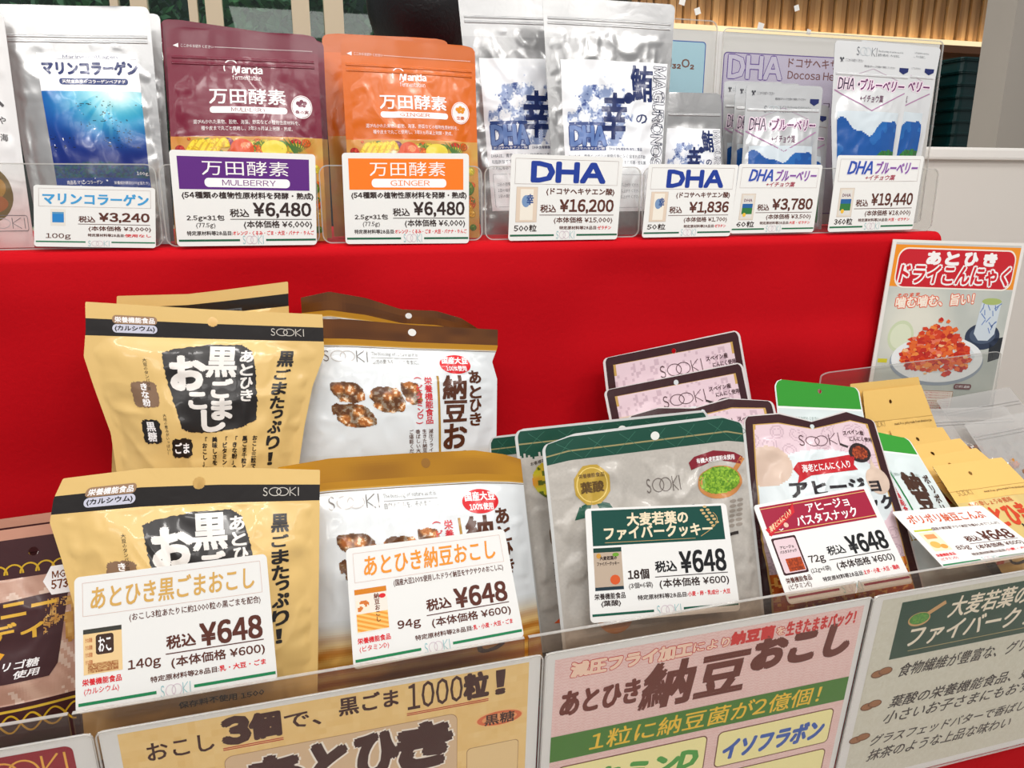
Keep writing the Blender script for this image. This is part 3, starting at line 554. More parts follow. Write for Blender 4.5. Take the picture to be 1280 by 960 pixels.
# person with dark hair
def person():
    root = empty('person', (.33, 1.55, 0), 'person with a black bob and black jacket standing with back turned', 'person')
    sk = mat('skin', (214, 168, 140), .5); jk = mat('black_jacket', (14, 14, 16), .8, bump=.0008, bscale=40); hr = mat('black_hair', (9, 8, 10), .45, bump=.0008, bscale=120)
    def skin(nm, nodes, edges, m, sub=2):
        me = bpy.data.meshes.new(nm); me.from_pydata([n[:3] for n in nodes], edges, []); o = bpy.data.objects.new(nm, me); COL.objects.link(o); o.parent = root
        md = o.modifiers.new('skin', 'SKIN'); md.use_smooth_shade = True
        for i, n in enumerate(nodes): me.skin_vertices[0].data[i].radius = (n[3], n[4] if len(n) > 4 else n[3])
        me.skin_vertices[0].data[0].use_root = True; s = o.modifiers.new('sub', 'SUBSURF'); s.levels = s.render_levels = sub; me.materials.append(m); return o
    N = [(0, 0, .84, .15, .11), (0, 0, 1.02, .13, .10), (0, 0, 1.2, .155, .10), (0, 0, 1.28, .10, .08), (0, -.01, 1.35, .05, .05), (0, -.015, 1.42, .05, .05)]
    E = [(0, 1), (1, 2), (2, 3), (3, 4), (4, 5)]
    for s in (-1, 1):
        b = len(N); N += [(s * .16, 0, 1.25, .055), (s * .22, -.02, 1.0, .045), (s * .17, -.20, .98, .034), (s * .13, -.30, 1.0, .026)]; E += [(2, b), (b, b + 1), (b + 1, b + 2), (b + 2, b + 3)]
        b = len(N); N += [(s * .09, 0, .74, .085), (s * .09, .0, .42, .058), (s * .09, .02, .08, .042), (s * .09, -.12, .045, .035)]; E += [(0, b), (b, b + 1), (b + 1, b + 2), (b + 2, b + 3)]
    skin('body', N, E, jk)
    def blob(nm, c, r, m, f=None):
        bm = bmesh.new(); bmesh.ops.create_icosphere(bm, subdivisions=4, radius=1)
        for v in bm.verts:
            p = Vector((v.co.x * r[0], v.co.y * r[1], v.co.z * r[2])); v.co = (f(p) if f else p) + Vector(c)
        for q in bm.faces: q.smooth = True
        me = bpy.data.meshes.new(nm); bm.to_mesh(me); bm.free(); me.materials.append(m); o = bpy.data.objects.new(nm, me); COL.objects.link(o); o.parent = root; return o
    def face(p):
        q = p.copy()
        if q.y < -.04: q.z += 0
        q.x *= 1 - .25 * max(0, -p.z / .115) ** 1.5; return q
    blob('head', (0, -.02, 1.475), (.075, .092, .112), sk, face)
    blob('nose', (0, -.112, 1.465), (.010, .016, .018), sk)
    for s in (-1, 1):
        blob('eye', (s * .030, -.096, 1.485), (.012, .008, .006), mat('eye_dark', (30, 22, 20), .2)); blob('ear', (s * .076, -.01, 1.465), (.008, .018, .028), sk)
    blob('mouth', (0, -.098, 1.425), (.022, .006, .005), mat('lip', (178, 96, 90), .4))
    def hair(p):
        q = p.copy()
        if p.z < 0: q.z = p.z * 1.02; k = 1 + .05 * math.sin(-p.z * 20); q.x *= k; q.y *= k
        if p.y < -.03 and p.z < .06: q.y = -.03 + (p.y + .03) * .1
        return q
    blob('hair', (.0, .012, 1.505), (.108, .112, .150), hr, hair)
    for s in (-1, 1):
        h = (s * .13, -.30, 1.0)
        blob('palm', (h[0], h[1] - .04, h[2]), (.036, .045, .014), sk)
        for k in range(4):
            x = h[0] + (k - 1.5) * .017; l = (.062, .070, .066, .052)[k]
            skin('finger', [(x, h[1] - .07, h[2], .009), (x, h[1] - .07 - l * .5, h[2] - .004, .008), (x, h[1] - .07 - l * .9, h[2] - .02, .007)], [(0, 1), (1, 2)], sk, 1)
        skin('thumb', [(h[0] - s * .028, h[1] - .02, h[2], .010), (h[0] - s * .048, h[1] - .05, h[2] - .004, .009), (h[0] - s * .05, h[1] - .075, h[2] - .01, .008)], [(0, 1), (1, 2)], sk, 1)
    c = hit(536, -14, (0, 1.42, 0), np.array([0, 1., 0]))
    root.rotation_euler = (0, 0, math.radians(155)); root.location = (c[0], 1.42, c[2] - 1.505); k = c[2] / 1.505; root.scale = (k, k, k); root.location.z = 0
    return root, c
PR, pc = person(); print('person root z', PR.location[:], pc)

area('daylight_outside', (-1.0, 7.0, 5.0), (-1.0, 9.0, 1.5), 6, 2, 110, (.9, 1, 1))
area('mullion_fill_light', (0.5, 4.6, 3.35), (0.5, 5.9, 1.6), 6, .5, 30, (1, .96, .9))  # unseen lamp, added to brighten the window mullions
step = empty('tray_step', (.0, .78, .65), 'white step block in the tray beneath the rear cream and white pouches', 'display step')
rel(box('step_block', -.17, .215, .715, .862, .6495, .748, mat('step_white', (220, 214, 206), .5)), step)

# ------------------------------------------------------------------ price card prints
BR = (92, 46, 34); RD = (222, 40, 48); GR = (34, 132, 84); DK = (52, 36, 32)
def allergens(A, x0, xs, x1, y0, y1, red_, c=BR, tilt=0):
    A.text('特定原材料等28品目:', x0, y0, xs - .6, y1, c, .02, z=1, res=1); A.text(red_, xs, y0, x1, y1, RD, .025, z=1, res=1)
def stripe(A, c, a, b, y=6.0, h=2.2, logo=(150, 196, 200), logo2=(214, 196, 206)):
    A.rect(2, y - h / 2, a, y + h / 2, c, 1, 'stripe'); A.rect(b, y - h / 2, A.W - 1, y + h / 2, c, 1, 'stripe'); A.sooki(a + 3, 1.6, b - 3, 11.0, logo, logo2, .55)
def thumb(A, x0, y0, x1, y1, bg, fn=None, shade=(206, 190, 176), part='product_photo'):
    A.rect(x0 - .6, y0 - .6, x1 + .6, y1 + .6, shade, 0, part); A.rect(x0, y0, x1, y1, bg, 1, part)
    if fn: fn(x0, y0, x1, y1)
def upper(kind):
    A = Art(150, 100)
    def price(p, b, x0=57, pc=DK):
        A.text('税込', x0, 31, x0 + 20, 39.5, pc, .02, z=1); A.text(p, x0 + 25, 30, 144, 46.5, pc, .028, z=1); A.rect(x0, 28.2, 145, 28.9, pc, 1, 'lettering')
        A.text('(本体価格 ' + b + ')', 71, 18, 145, 27, pc, .02, z=1, res=1)
    if kind in ('mul', 'gin'):
        c = (94, 34, 126) if kind == 'mul' else (248, 124, 24)
        A.rect(7, 60, 143, 94, c, 0, 'header_panel'); A.text('万田酵素', 31, 75, 121, 90.5, (250, 246, 244), .0, z=1); A.rect(33, 62.5, 122, 72, (252, 250, 250), 1, 'header_panel', r=4.2)
        A.text('MULBERRY' if kind == 'mul' else 'GINGER', 51 if kind == 'mul' else 55, 64.3, 107 if kind == 'mul' else 102, 70.4, (120, 66, 130) if kind == 'mul' else (248, 130, 50), .0, z=2)
        A.text('(54種類の植物性原材料を発酵・熟成)', 9, 49.5, 147, 57.5, DK, .03, z=1, res=1); price('¥6,480', '¥6,000')
        A.text('2.5g×31包', 12, 26, 51, 33, DK, .02, z=1, res=1); A.text('(77.5g)', 21, 18.5, 41, 24.5, DK, .01, z=1, res=1)
        allergens(A, 11, 59, 147, 11.3, 16, 'オレンジ・くるみ・ごま・大豆・バナナ・りんご', DK); stripe(A, (30, 96, 66), 66, 94)
        return A
    A.frame(6, 66, 144, 95, .35, (206, 190, 186), 0, 'header_panel')
    for q in (((6, 66), (144, 66)), ((6, 95), (144, 95)), ((6, 66), (6, 95)), ((144, 66), (144, 95))): A.line(q, .4, (204, 190, 186), 0, 'header_panel')
    if kind == 'mar':
        A.text('マリンコラーゲン', 11, 70, 141, 88, (66, 158, 214), .035, z=1)
        A.rect(20, 35, 38, 62, (232, 226, 216), 0, 'product_photo'); A.rect(22, 40, 36, 54, (40, 130, 200), 1, 'product_photo'); A.rect(22, 54, 36, 57, (90, 150, 190), 1, 'product_photo')
        A.text('税込', 54, 41, 74, 51, BR, .02, z=1); A.text('¥3,240', 79, 41, 142, 57, BR, .03, z=1); A.rect(53, 37.6, 143, 38.4, BR, 1, 'lettering')
        A.text('(本体価格 ¥3,000)', 66, 26, 144, 35, BR, .02, z=1, res=1); A.text('100g', 14, 12, 44, 22, BR, .01, z=1); allergens(A, 65, 111, 144, 17.5, 22.5, '使用なし'); stripe(A, (30, 120, 80), 62, 94, 8.5)
        return A
    if kind in ('d500', 'd50'):
        A.text('DHA', 28 if kind == 'd500' else 33, 69.5, 126, 91, (24, 56, 150), .045, z=1)
        A.text('(ドコサヘキサエン酸)', 48 if kind == 'd500' else 50, 53, 141, 62, BR, .025, z=1, res=1)
        def ph(x0, y0, x1, y1):
            A.rect(x0 + 5, y0 + 2, x1 - 5, y1 - 2, (240, 232, 218), 2, 'product_photo'); A.ell((x0 + x1) / 2 - 1, (y0 + y1) / 2 + 4, 5.5, 7, (120, 150, 190), 3, 'product_photo'); A.text('幸', (x0 + x1) / 2, (y0 + y1) / 2, x1 - 5, y1 - 8, (50, 80, 140), .04, z=4, part='product_photo')
        thumb(A, 9, 22, 36, 62, (226, 206, 186), ph); p, b, n = ('¥16,200', '¥15,000', '500粒') if kind == 'd500' else ('¥1,836', '¥1,700', '50粒')
        A.text('税込', 41, 33, 62, 42, BR, .02, z=1); A.text(p, 67 if kind == 'd500' else 74, 32, 141, 48.5, BR, .028, z=1); A.rect(40, 29.6, 142, 30.3, BR, 1, 'lettering')
        A.text('(本体価格 ' + b + ')', 60 if kind == 'd500' else 67, 19.5, 141, 27.5, BR, .02, z=1, res=1); A.text(n, 7, 10.5, 37, 18.5, DK, .02, z=1, res=1)
        allergens(A, 68, 121, 140, 12.5, 16.8, 'ゼラチン'); stripe(A, (30, 96, 66), 61, 92, 6); return A
    for tx, a, b, c in (('DHA', 20, 62, (40, 78, 170)), ('ブルーベリー', 68, 141, (130, 66, 150))): A.text(tx, a, 76, b, 92, c, .025, it=.25, z=1, out=((214, 206, 232), .5))
    A.text('+イチョウ葉', 52, 67.5, 104, 74.5, (170, 60, 80), .02, it=.25, z=1)
    def ph(x0, y0, x1, y1):
        A.rect(x0 + 3, y0 + 2, x1 - 3, y1 - 2, (226, 222, 216), 2, 'product_photo'); A.rect(x0 + 3, y0 + 8, x1 - 3, y1 - 14, (36, 96, 160), 3, 'product_photo'); A.rect(x0 + 3, y0 + 8, x1 - 3, y0 + 17, (50, 120, 60), 4, 'product_photo'); A.ell(x0 + 8, y0 + 7, 3, 3, (240, 190, 60), 5, 'product_photo', 8)
        A.text('DHA', x0 + 5, y1 - 11, x1 - 5, y1 - 7, (110, 60, 90), .02, z=4, part='product_photo', res=1)
    thumb(A, 12, 20, 36, 57, (226, 214, 200), ph); p, b, n, g = ('¥3,780', '¥3,500', '60粒', '大豆・ゼラチン') if kind == 'b60' else ('¥19,440', '¥18,000', '360粒', '大豆・ゼラチン')
    A.text('税込', 42, 33, 63, 42, BR, .02, z=1); A.text(p, 68, 32, 141, 50, BR, .028, z=1); A.rect(40, 29.6, 142, 30.3, BR, 1, 'lettering')
    A.text('(本体価格 ' + b + ')', 60, 19, 141, 27.5, BR, .02, z=1, res=1); A.text(n, 9, 9, 40, 17.5, DK, .02, z=1, res=1)
    allergens(A, 50, 103, 141, 12.5, 16.8, g); stripe(A, (30, 110, 70), 59, 91, 6); return A

UC = [([(42, 231), (194, 235), (195, 310), (43, 308)], 'mar', 'small white price card in blue lettering reading 3,240 under the collagen pouch'),
      ([(211, 187), (394, 193), (396, 306), (222, 308)], 'mul', 'price card with purple header standing before the maroon pouches'),
      ([(427, 191), (586, 192), (586, 304), (432, 305)], 'gin', 'price card with orange header standing before the orange pouches'),
      ([(639, 192), (779, 197), (771, 299), (635, 301)], 'd500', 'price card with large blue DHA reading 16,200 before the tall silver pouches'),
      ([(811, 205), (923, 206), (912, 295), (802, 297)], 'd50', 'price card with blue DHA reading 1,836 before the small silver pouch'),
      ([(924, 205), (1028, 206), (1016, 290), (912, 292)], 'b60', 'price card reading 3,780 before the smaller mountain picture pouches'),
      ([(1047, 194), (1155, 195), (1140, 287), (1034, 290)], 'b360', 'rightmost upper price card reading 19,440 before the larger mountain picture pouches')]
for q, k, lb in UC: card(q, .8775 if k != 'b60' else .8785, 1.036, 4 if k != 'd50' else 5, lb, 'price cards along the upper row', upper(k), th=.0007)

# ------------------------------------------------------------------ upper pouches
ZF = 1.0355
film = mat('satin_film', None, .26, spec=.5, coat=.2, bump=.0006, bscale=34)
matte = mat('matte_film', None, .34, spec=.5, coat=.35, bump=.0006, bscale=30)
foil = mat('white_foil', None, .27, metal=.6, bump=.0008, bscale=28)
def const(c): return lambda X, Y: np.tile(np.array(c, float), (len(X), 1))
WT = (250, 246, 246)

# pale pouch cut by the left edge of the frame
p = Pouch([(-150, 22), (4, 16), (42, 298), (-96, 298)], .905, 6, T=.010, W=100, H=190, Z0=ZF, floor=ZF, vh=.93, wr=.5, seed=3, nu=50, nv=80, curl=.0)
A = Art(100, 190)
A.ell(66, 45, 22, 24, (110, 84, 30), 0, 'printed_picture'); A.ell(64, 50, 19, 12, (168, 120, 40), 1, 'printed_picture'); A.ell(64, 37, 19, 9, (160, 84, 24), 1, 'printed_picture')
A.frame(48, 14, 97, 27, .5, (120, 112, 116), 1, r=2); A.sooki(52, 16, 94, 25, (120, 114, 118), (196, 188, 192), .5)
for k, t in enumerate(('、', 'や', '海')): A.text(t, 84, 116 - k * 14, 90, 122 - k * 14, (60, 54, 56), .01)
p.build('supplement_pouch', 'pale pink and white pouch cut off by the left frame edge, amber oval window', 'pouch', 'supplement pouches on the upper row',
        lambda X, Y: mixc((240, 206, 206), (226, 224, 224), sm(10, 70, Y)), mat('white_film', None, .35, coat=.1, bump=.0003), A)

# marine collagen
def sea(x0, y0, x1, y1):
    def f(X, Y):
        u = (X - x0) / (x1 - x0); v = (Y - y0) / (y1 - y0)
        r = np.hypot((u - .74) * .9, (v - 1.02) * 1.0); a = np.arctan2(v - 1.05, u - .7)
        c = mixc((6, 30, 110), (12, 84, 168), sm(.1, .9, v)); c = mixc(c, (60, 176, 208), sm(.8, .2, r)); c = mixc(c, (226, 246, 240), sm(.36, .05, r))
        c = mixc(c, (200, 236, 240), sm(.52, .8, vn(a * 9, r * .5, 3)) * sm(.75, .1, r) * .5)
        reef = .10 + .13 * fbm(u * 9, v * 2, 3, 4); c = mixc(c, np.stack([10 + 40 * vn(u * 60, v * 60, 5), 40 + 50 * vn(u * 60, v * 60, 6), 70 + 50 * vn(u * 60, v * 60, 7)], 1), sm(.02, -.02, v - reef))
        fish = (vn(u * 46, v * 90, 8) > .86) & (vn(u * 5, v * 5, 9) > .55) & (v > .35) & (v < .95); c[fish] = c[fish] * .45
        return c
    return f
def marine_art(W=100, H=150):
    A = Art(W, H)
    A.rect(21, 6, 89, 121, (244, 244, 246), 0, 'front_label'); A.rect(21, 6, 89, 42.5, (18, 50, 130), 1, 'front_label')
    A.pic(21, 42.5, 89, 97, 110, 100, sea(21, 42.5, 89, 97), 1)
    A.line([(24, 117.4), (88, 117.4)], .25, (150, 150, 160), 1); A.text('Marine-collagen', 38, 117.2, 75, 120, (60, 70, 110), .0, res=1)
    A.text('マリンコラーゲン', 24, 107.5, 88, 115.5, (20, 36, 96), .05); A.rect(34, 101, 81, 105, (30, 50, 110), 1, r=1.9); A.text('天然魚由来のコラーゲンペプチド', 36, 101.9, 79, 104.2, WT, .02, res=1)
    A.text('100g', 80, 44, 88, 46.6, WT, .01, res=1, z=3); A.text('商品名:マリンコラーゲン', 29, 38.5, 55, 41, WT, .01, res=1)
    A.frame(27, 8, 62, 37, .3, WT, 2, r=.4); A.frame(64, 12, 88.4, 35, .3, WT, 2, r=.4)
    for k, t in enumerate(('名 称 コラーゲン加工品', '原材料名 コラーゲンペプチド(魚由来)(国内製造)', '内容量 100g', '賞味期限 裏面右上部に記載', '保存方法 直射日光・高温多湿を避け、', '   常温で保存してください。', '加工者 株式会社')):
        A.text(t, 28, 33.3 - k * 4, 28 + (26 if k not in (1, 4) else 33) - (8 if k == 2 else 0), 35.8 - k * 4, WT, .005, res=1)
    A.text('栄養成分表示(100g当たり)', 63, 38, 88, 40.6, WT, .005, res=1)
    for k, t in enumerate(('熱  量 378 kcal', 'たんぱく質 93.3 g', '脂  質 0 g', '炭水化物 1.2 g', '食塩相当量 0.5 g')): A.text(t, 65.5, 31 - k * 4.1, 87, 33.6 - k * 4.1, WT, .005, res=1)
    return A
SIL = lambda c=(190, 190, 190), d=(212, 212, 212), vh=128: (lambda X, Y: mixc(c, d, (Y > vh) * 1.0 * .4))
p = Pouch([(24, 10), (200, 18), (218, 300), (72, 306)], .955, 7, T=.012, W=100, H=150, Z0=ZF, floor=ZF, vh=.86, seed=8, nu=50, nv=70, wr=.8)
p.build('supplement_pouch', 'white foil pouch half hidden behind the front collagen pouch', 'pouch', 'supplement pouches on the upper row', SIL(), foil)
p = Pouch([(-8, 4), (186, 9), (213, 300), (52, 306)], .915, 7, T=.013, W=100, H=150, Z0=ZF, floor=ZF, vh=.86, seed=12, nu=84, nv=104, wr=1.0, curl=.003)
p.build('supplement_pouch', 'white foil pouch with blue underwater scene label, front of its pair', 'pouch', 'supplement pouches on the upper row', SIL(), foil, marine_art(), film, zips=(.875, .855))

# maroon and orange enzyme pouches
def fruit(X, Y, s):
    d1, d2, i = vor(X / 11, Y / 12, s); e1, e2, j = vor(X / 4.5, Y / 5, s + 3)
    pal = np.array([(236, 196, 20), (216, 60, 20), (228, 210, 60), (70, 110, 40), (224, 120, 30), (236, 214, 60), (190, 160, 90), (180, 40, 24), (96, 140, 50), (244, 226, 170)])
    c = pal[(i * 9.99).astype(int)]; c = c * (1.08 - .40 * sm(.2, .75, d1))[:, None]; c = mixc(c, pal[(j * 9.99).astype(int)] * .75, (vn(X / 6, Y / 6, s + 4) > .62) * .8)
    c = mixc(c, (250, 246, 226), (e1 < .14) * (d1 < .35) * .6); return c * (.82 + .36 * vn(X / 1.3, Y / 1.3, s + 5))[:, None]
def enzyme(q, Y0, base, en, label, seed, full=True, nv=104, bd=None, cx=0, deep=None):
    dk = np.array(base) * .82
    def cf(X, Y):
        c = np.tile(np.array(base, float), (len(X), 1)); c[Y > 133] = np.array(base) * .93
        m = Y < 73.5; c[m] = mixc((206, 132, 56), (200, 160, 76), vn(X / 9, Y / 9, 3))[m]
        return c
    p = Pouch(q, Y0, 7, T=.012, W=100, H=146, Z0=ZF, floor=ZF, vh=.885, seed=seed, nu=84 if full else 40, nv=nv, wr=.62, vb=(73.5, 133), cr=.008, curl=.002, top=[(0, 0), (.08, .001), (.95, -.001), (1, -.002)])
    A = None
    if full:
        A = Art(100, 146); W_ = (250, 240, 240)
        A.poly([(4, 134.2), (7.5, 135.6), (7.5, 132.8)], W_, 1); A.text('ここからお切りください', 9, 133.2, 30, 135.2, W_, .0, res=1)
        for k in range(58): A.rect(31 + k * 1.13, 134.1, 31.6 + k * 1.13, 134.5, W_, 1)
        a = np.linspace(.15, 1, 30) * 2 * np.pi * .86 + 1.9; A.line(np.stack([41 + 4.6 * np.cos(-a), 120.5 + 5.4 * np.sin(-a)], 1), .8, W_, 1, 'lettering')
        A.text('M', 41.5, 117.2, 47.2, 123, W_, .02, it=.2); A.text('anda', 47.8, 117.2, 61.5, 122.6, W_, .03); A.text('fermentation', 41.5, 112.5, 60.5, 116.3, W_, .0, res=1)
        A.text('万田酵素', 26, 96, 76, 106.5, W_, .015); A.rect(26, 89.5, 77, 94, W_, 1, r=2.1); A.text(en, 40, 90.5, 63, 93.3, np.array(base) * .9, .0, res=1, z=3)
        A.ell(87, 95, 7.2, 8.2, W_, 1, n=30); A.ring(87, 95, 6.6, 7.5, .3, base, 2, 'printed_panel')
        for dx, dy, r in ((-2.4, 2, 1.5), (0, 3.2, 1.5), (2.3, 2.2, 1.5), (-1, .6, 1.5), (1.6, .4, 1.4)): A.ell(87 + dx, 95.6 + dy, r, r, (110, 30, 60) if en[0] == 'M' else (230, 150, 40), 3, n=9)
        A.text('桑の実' if en[0] == 'M' else '生姜', 82.5 if en[0] == 'M' else 84, 90, 91.5 if en[0] == 'M' else 90, 92.6, base, .02, res=1, z=3)
        A.text('選びぬかれた果物、穀物、海藻、野菜などの植物性原材料を、', 15, 82, 85, 85, W_, .0, res=1); A.text('種や皮まで丸ごと使用し、3年3ヵ月以上発酵・熟成。', 20, 77.6, 80, 80.6, W_, .0, res=1)
        rg = np.random.default_rng(17); FR = [((224, 96, 20), (244, 150, 60)), ((196, 40, 26), (232, 96, 70)), ((220, 196, 50), (244, 230, 120)), ((96, 136, 44), (150, 180, 80)), ((236, 170, 40), (250, 214, 110)), ((178, 140, 84), (214, 184, 130)), ((130, 60, 90), (170, 100, 130))]
        for k in range(150):
            x = 4 + 92 * rg.random(); y = 6 + 62 * (1 - k / 150) + rg.random() * 5; r = 3 + 5 * rg.random(); r = min(r, x - 2.5, 97.5 - x, 73 - y)
            if r < 1.2: continue
            a, b = FR[rg.choice(7, p=[.24, .14, .18, .14, .12, .12, .06])]; z = 1 + k * .012
            A.ell(x, y, r, r * .88, np.array(a) * .8, z, 'printed_picture', 14); A.ell(x + r * .08, y + r * .1, r * .85, r * .74, a, z + .004, 'printed_picture', 14); A.ell(x + r * .2, y + r * .3, r * .4, r * .3, b, z + .008, 'printed_picture', 10)
        for k in range(5):
            t = np.linspace(0, 1, 9); bx = 9 + k * 4.6; A.line(np.stack([bx + 15 * t - 6 * t * t, 59.5 + 10 * np.sin(t * 2.6) + k * .3], 1), 4.2, (214, 170, 26), 3 + k * .1, 'printed_picture'); A.line(np.stack([bx + 15 * t - 6 * t * t, 60.2 + 10 * np.sin(t * 2.6) + k * .3], 1), 2.4, (244, 214, 50), 3.05 + k * .1, 'printed_picture')
        for k in range(8): A.poly([(80 + k * .5, 62), (73 + k * 3.4, 73), (82 + k * .6, 64)], (70 + k * 6, 116, 50), 3.2, 'printed_picture')
        A.ell(84, 58, 7, 7.5, (196, 150, 60), 3, 'printed_picture', 16); A.ell(46, 65, 7.6, 7, (214, 78, 28), 3.6, 'printed_picture'); A.ell(48, 67, 3.2, 2.6, (240, 140, 90), 3.7, 'printed_picture', 12); A.ell(67, 65, 8.6, 6, (232, 212, 70), 3.6, 'printed_picture')
    return p.build('supplement_pouch', label, 'pouch', 'supplement pouches on the upper row', cf, film, A, None, back=dk, zips=(.868, .842) if full else ())
MB = (116, 20, 48); OB = (212, 100, 0)
enzyme([(200, 24), (404, 49), (415, 298), (224, 302)], .962, MB, 'MULBERRY', 'maroon enzyme pouch peeping out behind the front maroon pouch', 21, False, 70)
enzyme([(207, 34), (396, 43), (409, 299), (219, 302)], .915, MB, 'MULBERRY', 'front maroon pouch with white mulberry badge over a fruit picture', 22)
enzyme([(402, 42), (560, 48), (566, 300), (418, 300)], .985, OB, 'GINGER', 'orange enzyme pouch peeping out left behind the front orange pouch', 23, False, 70)
enzyme([(425, 46), (593, 57), (600, 299), (440, 301)], .915, OB, 'GINGER', 'front orange pouch with white ginger badge over a fruit picture', 24)

# tall silver DHA pouches
def blue_splash(A, x0, y0, x1, y1, n=90):
    def f(X, Y):
        c = np.tile((236., 238., 242.), (len(X), 1)); u = (X - x0) / (x1 - x0); v = (Y - y0) / (y1 - y0)
        d = fbm(X / 9, Y / 9, 4, 5); m = sm(.42, .6, d + .25 * (vn(X / 1.1, Y / 1.1, 8) - .5)) * sm(.02, -.05, np.hypot((u - .45) / .52, (v - .35) / .62) - .92 + .3 * vn(X / 4, Y / 4, 7)); c = mixc(c, (112, 132, 178), m * .8)
        return mixc(c, (60, 80, 140), sm(.56, .66, fbm(X / 3, Y / 3, 3, 9)) * m)
    A.pic(x0, y0, x1, y1, n, n, f, 1)
def dha_art():
    A = Art(100, 178); NV = (24, 40, 92)
    A.rect(11, 18, 97, 133, (238, 239, 242), 0, 'front_label'); blue_splash(A, 13, 68, 74, 127)
    A.text('鮪', 66, 103, 84, 130, NV, .03, it=-.1, z=3, res=3); A.text('の', 71, 86, 80, 93, NV, .02, z=3); A.text('幸', 42, 74, 62, 108, NV, .04, it=.1, z=3, res=3); A.ell(64, 105, 4, 4.4, NV, 3, 'lettering', 10)
    A.rect(15, 83.6, 44, 86, (40, 64, 124), 2); A.rect(15, 64.5, 44, 67.5, (40, 64, 124), 2); A.text('DHA', 16, 68.6, 44, 82.6, (96, 124, 180), .05, z=3, out=((34, 56, 120), .5)); A.text('ドコサヘキサエン酸', 17, 65, 43, 67, WT, .0, z=3, res=1)
    A.text('DHA含有精製魚油加工食品', 47, 64.5, 76, 67, NV, .01, res=1)
    for k, t in enumerate(('DHAは、青魚やマグロの眼窩脂肪に多く含まれる不飽', '和脂肪酸です。幅広い年齢層の方に、また妊娠・授乳期', 'の方にもおすすめします。')): A.text(t, 14, 58.5 - k * 4.6, 80 if k < 2 else 44, 61.5 - k * 4.6, (60, 64, 80), .0, res=1)
    A.frame(14, 21, 80, 46, .25, (120, 124, 134), 1, r=.5); A.text('[お召し上がり方]', 36, 43, 56, 45.6, NV, .01, res=1)
    for k in range(3): A.text('1日の目安量を水またはぬるま湯でお召し上がりください。', 17, 37 - k * 4.5, 77, 39.6 - k * 4.5, (90, 94, 104), .0, res=1)
    V, T = tmesh('MAGURONOSACHI', 2)
    A.text('MAGURONOSACHI', 85, 20, 96, 130, (240, 240, 244), .012, rot=-90, z=2, out=((36, 42, 66), .35))
    return A
def silver(q, Y0, label, seed, art, H=178, nu=84, nv=110, W=100, vh=.88, wr=1.3, zips=(.915, .895), T=.014, L=None, R=None):
    p = Pouch(q, Y0, 7, T=T, W=W, H=H, Z0=ZF, floor=ZF, vh=vh, seed=seed, nu=nu, nv=nv, wr=wr, cr=.007, L=L, R=R)
    return p.build('supplement_pouch', label, 'pouch', 'supplement pouches on the upper row', SIL((168, 168, 168), (196, 196, 196), H * .84), foil, art, film, back=(190, 190, 192), zips=zips)
silver([(572, -6), (742, 0), (738, 296), (602, 300)], .965, 'tall silver pouch with blue splash print, standing behind the front one', 31, dha_art())
silver([(678, -5), (844, 6), (824, 297), (694, 300)], .918, 'tall silver pouch with blue splash print in front, vertical outlined letters', 32, dha_art())
silver([(826, 115), (901, 117), (906, 292), (815, 293)], .945, 'small silver pouch with blue splash print beside the tall ones', 33, dha_art(), nu=50, nv=70, vh=.80, zips=(.845,), wr=.5, T=.010)

# blueberry pouches with mountain picture
def hills(X, Y, x0, y0, x1, y1):
    u = (X - x0) / (x1 - x0); v = (Y - y0) / (y1 - y0); c = mixc((206, 216, 222), (150, 186, 214), sm(.9, .4, v) * vn(u * 4, v * 9, 2))
    r1 = .86 + .07 * np.sin(u * 8 + 1.2) + .02 * np.sin(u * 21); c = mixc(c, (20, 82, 156), v < r1); c = mixc(c, (40, 110, 180), (v < r1) * (fbm(u * 7, v * 9, 2, 3) > .6) * .6)
    r2 = .30 + .34 * sm(.25, .8, u) + .04 * vn(u * 9, v * 0, 4); g = np.stack([24 + 40 * vn(u * 40, v * 40, 5), 84 + 56 * vn(u * 40, v * 40, 6), 40 + 20 * vn(u * 40, v * 40, 7)], 1); c = mixc(c, g, (v < r2) * 1.0)
    return mixc(c, (150, 70, 60), (v < .12) * (vn(u * 20, v * 20, 8) > .5))
